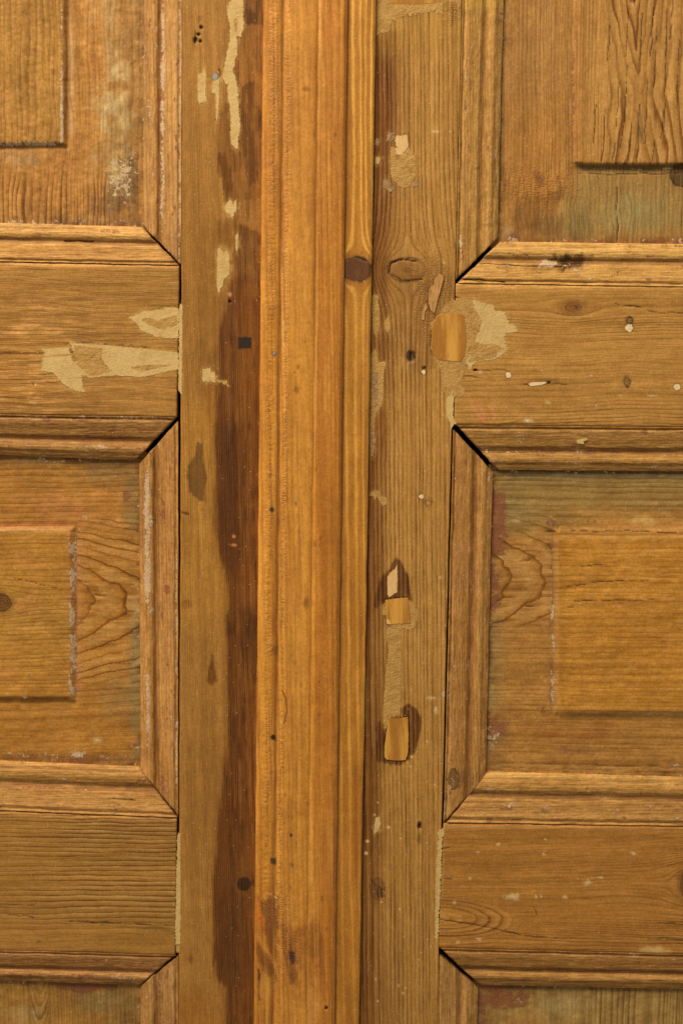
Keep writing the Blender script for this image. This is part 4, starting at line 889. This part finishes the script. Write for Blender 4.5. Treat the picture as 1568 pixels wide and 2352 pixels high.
def stile_right():
    s = Surf([(840, T0), (1062.4, T0), (1000.6, B0), (800, B0)], (2.2, 2.5), (168, 121, 60), 0)
    s.grain(True, 9.5, 141, warp=2, ring=.72, knots=[(935, 620, 42, 30)], var=1.2, wl=(1100, 160))
    s.mottle(50, 260, .1, 142); s.mottle(4, 12, .06, 143)
    s.thin(2.8); s.ridge(.05)
    xs = s.X - (862 - .0165 * s.Y)           # distance from the edge strip
    # dark finish beside the strip
    s.mix(sstep(52, 36, xs + 5 * fbm(s.X / 9, s.Y / 60, 3)) * sstep(66, 78, s.Y) * sstep(470, 260, s.Y), (98, 54, 20), .9)
    s.mix(sstep(105, 20, xs + 14 * fbm(s.X / 14, s.Y / 120, 4)) * sstep(60, 80, s.Y) * sstep(700, 480, s.Y), (122, 74, 30), .75)
    s.mix(sstep(70, 20, xs + 14 * fbm(s.X / 14, s.Y / 120, 5)) * sstep(640, 720, s.Y) * sstep(950, 850, s.Y), (124, 78, 36), .7)
    s.mix(sstep(46, 20, xs + 8 * fbm(s.X / 10, s.Y / 90, 6)) * sstep(900, 960, s.Y) * sstep(1480, 1350, s.Y), (128, 76, 30), .75)
    s.mix(sstep(75, 10, xs + 14 * fbm(s.X / 14, s.Y / 120, 7)) * sstep(1560, 1650, s.Y), (128, 84, 36), .6)
    s.mix(np.exp(-((xs - 150) / 60) ** 2) * sstep(1150, 1250, s.Y) * sstep(1700, 1500, s.Y), (172, 126, 64), .5)
    s.mix(sstep(2000, 2300, s.Y) * sstep(170, 60, xs), (130, 86, 40), .5)
    s.mix(sstep(64, 22, xs + 9 * fbm(s.X / 9, s.Y / 130, 8)) * sstep(66, 80, s.Y) * (.75 + .3 * fbm(s.X / 30, s.Y / 160, 9)), (112, 64, 22), .75)
    s.mix(sstep(180, 60, s.Y), (168, 124, 56), .5)
    s.ring *= 1 - .6 * np.exp(-((s.X - 935) / 90) ** 2 - ((s.Y - 630) / 80) ** 2)
    dk = (86, 44, 12)
    s.stain(M(3, (1115, 320), (1145, 355), (1190, 440), (1208, 560), (1195, 610), (1040, 600), (1000, 620), (985, 600), (1005, 520), (1030, 440), (1080, 390)), dk, .92, soft=3, rag=3, rs=(5, 26), seed=51)
    s.stain(M(3, (1190, 1155), (1230, 1190), (1262, 1240), (1255, 1350), (1220, 1450), (1170, 1500), (1110, 1515), (1000, 1490), (1000, 1300), (1030, 1255), (1050, 1330), (1180, 1330), (1140, 1190)), dk, .92, soft=3, rag=3, rs=(5, 26), seed=52)
    s.stain(M(4, (900, 140), (945, 145), (955, 210), (940, 280), (945, 500), (905, 560)), (106, 60, 24), .9, soft=4, rag=4, rs=(8, 30), seed=53)
    s.stain(M(4, (890, 1240), (915, 1260), (930, 1320), (905, 1400), (880, 1540)), (106, 60, 24), .85, soft=3, rag=3, rs=(8, 30), seed=54)
    # knot and the bruised wood under it
    s.stain([(905, 650), (1040, 640), (1000, 830), (960, 860), (900, 800)], (138, 94, 46), .65, soft=16, rag=12, rs=(12, 30), seed=55)
    s.knotcol(935, 620, 44, 27, (142, 98, 50), .8, rim=(66, 40, 18), rimk=.75); s.blob(933, 622, 12, 7, (112, 72, 34), .6)
    s.dep += 0.4 * np.exp(-(((s.X - 935) / 40) ** 2 + ((s.Y - 620) / 24) ** 2) ** 3); s.crack([(892, 628), (898, 605), (925, 595), (958, 601)], 2.2, -1.5); s.crack([(897, 632), (925, 646), (970, 642)], 1.6, -1)
    s.stain([(960, 596), (1042, 604), (1046, 660), (1040, 700), (990, 690), (975, 640)], (150, 106, 54), .7, soft=8, rag=8, rs=(12, 14), seed=56); s.pit += s.blob(1000, 690, 60, 110) * .5
    s.hole(*M(2, (1205, 610))[0], 10, -2, (44, 26, 14), ry=13); s.blob(*M(2, (1160, 640))[0], 12, 16, (176, 130, 72), .6); s.hole(*M(2, (1278, 672))[0], 4, -1.5, ry=4)
    s.hole(*M(4, (1250, 435))[0], 5, -2.5, (20, 12, 6), ry=9); s.blob(*M(4, (1248, 510))[0], 8, 16, (110, 66, 32), .6)
    px, py = M(4, (1010, 790))[0]; s.knotcol(px, py, 17, 24, (116, 74, 36), .7, rimk=.4)
    for k in range(5): s.crack([(px - 14 + 5 * k, py - 20 + 5 * k), (px - 6 + 5 * k, py + 2), (px + 2 + 4 * k, py + 16 + 2 * k)], 1.3, -.6, c=(48, 30, 16), wob=5, seed=k)
    for (x, y, rx, ry) in ((1340, 750, 10, 4), (1425, 748, 6, 4), (1390, 1497, 5, 3)): s.blob(*M(1, (x, y))[0], rx, ry, (206, 186, 140), .6)
    for (x, y, rx, ry) in ((1388, 1110, 7, 8), (1345, 1200, 5, 10), (1370, 445, 4, 6), (1155, 1070, 3, 3), (1320, 1130, 12, 4)): s.blob(*M(3, (x, y))[0], rx, ry, (220, 188, 140), .7, paint=.4)
    rng = np.random.default_rng(5)
    for k in range(26):
        x = rng.uniform(860, 1010); y = rng.uniform(1560, 2300); s.blob(x, y, rng.uniform(1.6, 3.6), rng.uniform(1.6, 3.4), (226, 196, 146), .75, rag=.4, sc=(4, 4))
    for (x, y) in ((955, 522), (948, 590), (1075, 440)): s.blob(*M(4, (x, y))[0], 5, 4, (228, 200, 150), .8)
    s.blob(*M(1, (1440, 60))[0], 40, 30, (170, 124, 62), .7, pit=.6, dep=.4)
    edge = (1 - s.S) * s.wx
    s.paint += np.exp(-((edge - 4) / 4) ** 2) * sstep(1180, 1300, s.Y) * sstep(1900, 1850, s.Y) * .36
    s.ring = np.clip(s.ring, 0, 1)
    for pl in (M(3, (1056, 571), (1120, 563), (1186, 557), (1191, 600), (1197, 702), (1120, 706), (1063, 709), (1056, 571)),
               M(3, (1075, 1243), (1110, 1250), (1184, 1238), (1188, 1320), (1185, 1442), (1170, 1485), (1120, 1487), (1062, 1480), (1050, 1465), (1052, 1400), (1075, 1243)),
               R(2, (167, 378), (205, 366), (290, 362), (318, 375), (326, 420), (331, 520), (322, 600), (300, 636), (230, 632), (172, 625), (140, 590), (134, 540), (138, 470), (150, 410), (167, 378))):
        s.crack(pl, 2.6, -1.0, c=(54, 32, 14), wob=1.5)
    o = s.build('stile', right, OLD)
    # plugs, filler and splinters
    patch('putty_patch', M(3, (1180, 560), (1210, 590), (1240, 625), (1243, 680), (1225, 725), (1195, 742), (1150, 735), (1062, 715), (1062, 690), (1180, 690)), PUTTYB, o, .2, rag=1.3)
    patch('putty_patch', M(3, (1038, 605), (1052, 588), (1062, 600), (1062, 660), (1038, 655)), PUTTYB, o, .2, rag=1)
    patch('putty_patch', M(3, (1062, 712), (1145, 735), (1147, 900), (1140, 1225), (1085, 1238), (1055, 1320), (1040, 1250), (1058, 1000), (1075, 850), (1060, 780)), PUTTYB, o, .18, rag=1.3, label='long brown filled slot between two plugs')
    patch('wood_plug', M(3, (1056, 571), (1120, 563), (1186, 557), (1191, 600), (1197, 702), (1120, 706), (1063, 709)), PLUG, o, .5, rag=.5, label='square pale wood plug')
    patch('wood_plug', M(3, (1075, 1243), (1110, 1250), (1184, 1238), (1188, 1320), (1185, 1442), (1170, 1485), (1120, 1487), (1062, 1480), (1050, 1465), (1052, 1400)), PLUG, o, .5, rag=.6, label='tall pale wood plug with rounded corners')
    patch('putty_patch', M(3, (1122, 372), (1125, 440), (1122, 525), (1100, 540), (1078, 555), (1068, 540), (1066, 480), (1068, 440), (1085, 412), (1110, 395)), CHIP, o, .25, rag=.6, label='pale wedge of filler in a dark stain')
    patch('putty_patch', M(3, (1063, 682), (1075, 682), (1090, 708), (1064, 709)), CHIP, o, .56, rag=.4)
    patch('putty_patch', M(1, (1085, 830), (1130, 850), (1185, 830), (1200, 860), (1225, 885), (1228, 960), (1225, 1010), (1190, 1060), (1155, 1072), (1110, 1040), (1088, 1010), (1083, 930)), PUTTYB, o, .22, rag=1.2, label='oval brown filler patch')
    patch('putty_patch', M(1, (1110, 790), (1120, 770), (1150, 775), (1180, 765), (1185, 830), (1165, 865), (1140, 850), (1118, 830)), CHIP, o, .32, rag=1.3)
    patch('putty_patch', M(1, (1115, 845), (1140, 838), (1160, 860), (1150, 885), (1118, 878)), CHIP, o, .32, rag=1)
    patch('putty_patch', M(1, (1070, 750), (1105, 755), (1112, 785), (1085, 805), (1066, 800)), GREYP, o, .35, rag=2)
    patch('putty_patch', M(1, (1040, 1028), (1060, 1020), (1082, 1045), (1118, 1055), (1110, 1075), (1088, 1098), (1060, 1080), (1042, 1070)), GREYP, o, .4, rag=2)
    patch('putty_patch', M(1, (1212, 1050), (1225, 1035), (1248, 1040), (1240, 1062), (1216, 1064)), GREYP, o, .3, rag=1.3)
    patch('putty_patch', M(1, (998, 795), (1012, 785), (1022, 805), (1016, 830), (996, 826)), GREYP, o, .4, rag=1.2)
    patch('putty_patch', M(1, (998, 900), (1015, 890), (1027, 905), (1018, 935), (998, 930)), PUTTY, o, .3, rag=1)
    patch('putty_patch', [(862, -40), (1058, -40), (1058, 24)] + M(1, (1440, 62), (1395, 88), (1340, 70), (1270, 72), (1200, 90), (1140, 92), (1090, 125), (1080, 180), (1005, 195)), PUTTYB, o, .2, rag=1.5, label='wide band of yellow-brown filler')
    patch('putty_patch', M(1, (1100, -60), (1200, -60), (1380, -40), (1370, 10), (1280, 22), (1180, 25), (1085, 20)), PLUG, o, .3, rag=1)
    patch('putty_patch', M(2, (972, 600), (1000, 560), (1015, 640), (1065, 640), (1045, 700), (1046, 850), (1030, 900), (1000, 930), (992, 1000), (1000, 1100), (985, 1185), (968, 1160)), PUTTYB, o, .16, rag=1.6, label='ragged filler along the edge strip')
    patch('putty_patch', M(2, (990, 700), (1010, 700), (1015, 880), (1000, 905), (985, 800)), GREYP, o, .24, rag=1.5)
    patch('putty_patch', M(2, (975, 1050), (990, 1000), (995, 1140), (985, 1180), (974, 1150)), GREYP, o, .24, rag=1.5)
    patch('putty_patch', M(2, (962, 1400), (985, 1372), (1030, 1375), (1040, 1400), (1065, 1412), (1066, 1445), (1035, 1460), (1022, 1430), (1005, 1400), (1000, 1425), (985, 1400)), PUTTYB, o, .3, rag=1.6)
    patch('putty_patch', M(2, (985, 255), (1015, 260), (1025, 420), (1010, 500), (985, 470), (975, 330)), PUTTYB, o, .12, rag=2)
    patch('putty_patch', M(2, (1052, 400), (1075, 385), (1085, 450), (1065, 475), (1052, 440)), PUTTYB, o, .16, rag=1.5)
    patch('putty_patch', M(4, (1000, 390), (1020, 385), (1028, 420), (1020, 450), (1000, 475), (988, 470), (995, 430)), PUTTY, o, .22, rag=1)
    patch('splinter', R(2, (155, 160), (180, 138), (205, 150), (192, 200), (178, 255), (150, 362), (128, 345), (116, 300), (120, 225), (150, 190)), SPLINT, o, .9, rag=1.2)
    patch('splinter', R(2, (82, 340), (105, 300), (112, 330), (98, 350), (90, 400), (78, 400)), SPLINT, o, .4, rag=1)
    patch('putty_patch', R(2, (135, 470), (128, 420), (150, 390), (190, 360), (215, 300), (260, 285), (370, 288), (385, 330), (420, 390), (395, 480), (350, 560), (345, 640), (325, 690), (260, 690), (180, 670), (150, 630), (128, 560)), PUTTYB, o, .16, rag=1.6, label='brown filler round the large plug')
    patch('wood_plug', R(2, (167, 378), (205, 366), (290, 362), (318, 375), (326, 420), (331, 520), (322, 600), (300, 636), (230, 632), (172, 625), (140, 590), (134, 540), (138, 470), (150, 410)), PLUG, o, .55, rag=.9, label='large worn wood plug at the upper rail joint')
    patch('putty_patch', R(2, (175, 660), (245, 672), (318, 690), (300, 760), (322, 800), (318, 832), (285, 838), (262, 832), (240, 838), (215, 835), (195, 780), (190, 700)), PUTTYB, o, .24, rag=1.8)
    patch('putty_strip', R(2, (222, 835), (262, 832), (258, 900), (256, 955), (278, 985), (262, 995), (245, 1025), (238, 980), (220, 950)), PUTTY, o, .26, rag=1.2, skirt=6)
    for (r, x, y, rad) in ((2, 1273, 697, 5), (2, 1259, 1407, 5.5)): disc('nail_filler', *M(r, (x, y))[0], rad, WHITEDOT, o, .14, rag=1.5)
    disc('nail', *M(2, (1299, 1445))[0], 4.5, SPLINT, o, .2, rag=.6)
stile_right()

# ---- honey-coloured cover strip on the left leaf
def cover_strip():
    s = Surf([(605.5, T0), (799, T0), (767, B0), (582, B0)], (1.7, 2.5), (194, 128, 46), 0)
    w = s.S
    s.grain(True, 15, 151, warp=5, ring=.35, var=2.5, wl=(600, 90))
    x = [0, .012, .04, .12, .215, .235, .252, .275, .34, .60, .635, .655, .668, .70, .90, .965, 1.0]
    y = [7.2, 8.3, 9.0, 9.6, 9.0, 8.0, 8.0, 9.2, 10.4, 10.6, 10.2, 9.3, 10.1, 10.5, 10.0, 9.0, 7.0]
    s.dep += np.interp(w + .003 * fbm(s.V / 90, w * 4, 3), x, y)
    al = s.V
    b1 = np.exp(-((w - .125 - .012 * fbm(s.V / 120, w * 0, 14)) / .05) ** 2); b2 = np.exp(-((w - .305 - .01 * fbm(s.V / 120, w * 0, 15)) / .034) ** 2)
    s.pit += (b1 * .75 + b2 * .7) * np.clip(.45 + .9 * fbm(s.X / 9, s.Y / 70, 11, 4), 0, 1.1) * sstep(2110, 2040, s.Y)
    ch = fbm(s.X / 9, s.Y / 3.4, 12, 3); s.dep += .34 * np.minimum(ch, .25) * (b1 + b2) * sstep(2110, 2040, s.Y)
    s.mix((b1 * .9 + b2) * sstep(.1, .9, -ch), (136, 84, 28), .55); s.mix((b1 + b2) * sstep(.2, .9, ch), (222, 162, 80), .45)
    s.mottle(22, 300, .13, 152); s.mottle(60, 500, .12, 153); s.mottle(5, 9, .05, 154); s.mottle(30, 90, .4, 155, (164, 98, 34), .1, 1.)
    s.mix(sstep(.66, .72, w), (176, 108, 40), .5); s.mix(np.exp(-((w - .52) / .13) ** 2), (208, 148, 64), .4)  # light and dark sides of the strip painted in, here and below
    s.mix(np.exp(-((w - .01) / .035) ** 2), (206, 138, 62), .4); s.mix(np.exp(-((w - .44) / .1) ** 2), (200, 138, 60), .35)
    s.mix(sstep(.17, .21, w) * sstep(.26, .24, w), (140, 84, 28), .55); s.mix(np.exp(-((w - .31) / .03) ** 2), (208, 146, 66), .4)
    s.mix(np.exp(-((w - .655) / .008) ** 2), (116, 66, 22), .5); s.mix(np.exp(-((w - .675) / .008) ** 2) * sstep(1200, 800, s.Y), (224, 170, 100), .55)
    s.mix(np.exp(-((w - .69) / .03) ** 2) * sstep(1500, 2000, s.Y), (206, 146, 72), .4)
    s.mix(np.exp(-((s.Y - 260) / 350) ** 2) * (.6 + .3 * w), (176, 116, 48), .45); s.mix(sstep(.8, 1, w) * sstep(1000, 700, s.Y), (176, 108, 44), .3)
    # old knots and reddish wood near the bottom
    s.stain(M(4, (330, 850), (440, 845), (447, 960), (442, 1060), (432, 1210), (400, 1170), (360, 1050), (345, 930)), (122, 68, 24), .75, soft=7, rag=9, rs=(8, 16), seed=61)
    s.stain(M(4, (455, 985), (520, 1000), (610, 1060), (602, 1150), (584, 1250), (552, 1345), (510, 1335), (480, 1210), (455, 1100)), (160, 96, 36), .7, soft=9, rag=10, rs=(8, 26), seed=62)
    s.stain(M(4, (480, 1090), (520, 1080), (548, 1200), (552, 1330), (515, 1330), (492, 1210)), (118, 66, 26), .65, soft=7, rag=8, rs=(6, 20), seed=63)
    s.stain(M(4, (330, 1100), (352, 1130), (425, 1245), (442, 1310), (425, 1330), (350, 1230), (318, 1180)), (124, 70, 24), .8, soft=5, rag=6, rs=(9, 20), seed=64)
    s.stain(M(4, (618, 985), (660, 990), (695, 1020), (688, 1120), (668, 1200), (640, 1210), (618, 1150)), (150, 90, 34), .6, soft=8, rag=10, rs=(6, 26), seed=65)
    s.stain(M(4, (560, 990), (620, 1000), (600, 1060), (560, 1050)), (160, 98, 40), .6, soft=5, rag=6, rs=(9, 12), seed=66)
    rg = np.random.default_rng(9)
    for k in range(70):
        xx = rg.uniform(610, 770); yy = rg.uniform(-20, 2340); s.blob(xx, yy, rg.uniform(1.2, 3), rg.uniform(2, 9), (128, 76, 28), .55, rag=.5, sc=(4, 6), dep=-.15)
    s.mix(sstep(.25, .9, fbm(s.X / 5, s.Y / 150, 88, 4)), (150, 92, 32), .35); s.mix(sstep(.3, .9, fbm(s.X / 40, s.Y / 60, 89, 4)), (160, 98, 36), .35)
    s.mix(np.exp(-((w - .243) / .012) ** 2) * (.6 + .4 * fbm(s.X / 9, s.Y / 30, 90, 3)), (96, 54, 18), .6)
    s.stain(M(4, (318, 830), (345, 900), (360, 1000), (340, 1040), (316, 960)), (208, 116, 40), .7, soft=5, rag=4); s.stain(M(4, (320, 1050), (350, 1080), (420, 1200), (440, 1270), (400, 1180), (340, 1090)), (210, 140, 62), .7, soft=4, rag=3)
    for k in range(4): s.crack(M(4, (460 + 12 * k, 1000), (480 + 14 * k, 1120), (500 + 14 * k, 1260), (515 + 8 * k, 1340)), 2, -.2, c=(112, 58, 18), k=.4, seed=k, wob=4)
    s.stain(M(4, (510, 1155), (540, 1160), (552, 1220), (530, 1225), (515, 1190)), (62, 40, 20), .85, soft=3, rag=4, dep=-.6)
    s.crack(M(4, (332, 1250), (342, 1330), (340, 1430)), 2.6, -1.2); s.crack(M(4, (360, 800), (400, 815), (445, 850)), 1.8, -.5, c=(220, 160, 80)); s.pit += s.blob(632, 2090, 40, 60) * .5 + s.blob(660, 2190, 50, 90) * .35
    s.blob(*M(4, (380, 1370))[0], 22, 40, (196, 136, 60), .7); s.blob(*M(4, (500, 1440))[0], 24, 50, (190, 128, 52), .6); s.blob(*M(4, (660, 1100))[0], 20, 60, (128, 74, 28), .6, sc=(8, 26)); s.blob(*M(4, (690, 1250))[0], 16, 70, (150, 90, 36), .5); s.blob(*M(4, (645, 1450))[0], 18, 60, (206, 148, 78), .5)
    s.mix(sstep(.1, .8, fbm(s.U / 4, s.V / 220, 92, 4)), (216, 156, 72), .4)
    s.hole(*M(4, (720, 1472))[0], 4, -1, (50, 26, 10)); s.hole(*M(4, (520, 488))[0], 3.5, -.8, (80, 46, 16), ry=4)
    for (r, x, y, rx, ry) in ((1, 655, 760, 5, 22), (1, 775, 765, 6, 10), (1, 600, 510, 8, 6), (2, 550, 800, 8, 14), (2, 560, 670, 5, 8), (3, 605, 590, 8, 16), (3, 430, 860, 8, 12), (4, 525, 660, 8, 8), (4, 695, 850, 4, 10)):
        s.blob(*M(r, (x, y))[0], rx, ry, (120, 74, 28), .6, rag=.5, dep=-.2)
    s.crack(M(3, (470, 1090), (495, 1140), (498, 1210), (475, 1275)), 1.5, -.5, c=(110, 64, 22)); s.crack(M(2, (475, 400), (480, 550)), 1.8, -.3, c=(220, 170, 100)); s.crack(M(3, (545, 20), (545, 40)), 1.5, -.4)
    s.dep += .1 * fbm(s.U / 30, s.V / 200, 13, 3)
    o = s.build('cover_strip', left, HONEY, skirt=10.5)
    for (x, y, r, m, sq) in ((629, 812, 3.8, STEEL, 0), (624, 1170, 4.6, RUST, 0), (627, 1693, 4.6, IRON, 0), (627, 1977, 5.0, RUST, 1)):
        disc('nail', x, y, r, m, o, .12, at=9.5, rag=.7, square=bool(sq))
cover_strip()

# ---- narrow edge strip on the right leaf
def edge_strip():
    s = Surf([(770, T0), (864.5, T0), (823.5, B0), (750, B0)], (1.8, 2.5), (172, 114, 40), 0)
    s.grain(True, 13.5, 161, warp=6, ring=.0, knots=[(820, 619, 37, 27)], var=1.2, wl=(420, 90))
    xs = s.X - (795 - .0115 * s.Y) ; wd = 66 - .004 * s.Y
    u = xs / wd
    s.dep += 5.0 - 1.2 * sstep(.93, 1.0, u) ** 2
    # pale earlywood bands run the length
    gg = s.g; fr = gg - np.floor(gg)
    band = sstep(.1, .28, fr) * sstep(.6, .42, fr)
    s.mix(band, (222, 164, 76), .75 * (1 - .35 * sstep(700, 900, s.Y))); s.mix((1 - band) * sstep(.0, .6, fbm(s.X / 10, s.Y / 90, 3)), (146, 88, 26), .4)
    s.mottle(20, 200, .12, 162); s.mottle(6, 14, .06, 163)
    s.mix(np.exp(-((u - .97) / .03) ** 2), (214, 160, 76), .6); s.mix(sstep(.16, .05, u), (128, 86, 34), .6)  # pale right edge; left edge carries the cover strip's shadow, painted
    s.mix(np.exp(-((u - .8) / .16) ** 2) * sstep(1650, 1850, s.Y) * sstep(2060, 1960, s.Y), (138, 74, 22), .7); s.mix(sstep(1600, 2000, s.Y), (166, 106, 36), .4)
    s.mix(sstep(650, 690, s.Y) * sstep(1100, 800, s.Y), (168, 116, 46), .4)
    s.knotcol(820, 619, 33, 28, (84, 48, 22), .9, rim=(52, 28, 12), rimk=.7, halo=.3); s.blob(822, 628, 12, 10, (120, 72, 30), .5)
    s.crack([(792, 600), (815, 590), (848, 602)], 1.8, -.6)
    s.mottle(9, 60, .22, 165, (136, 84, 26), .2, 1.)
    s.build('edge_strip', right, HONEY, skirt=5.5)
edge_strip()

for _s, _o in REG.values():
    _s.refresh(_o)
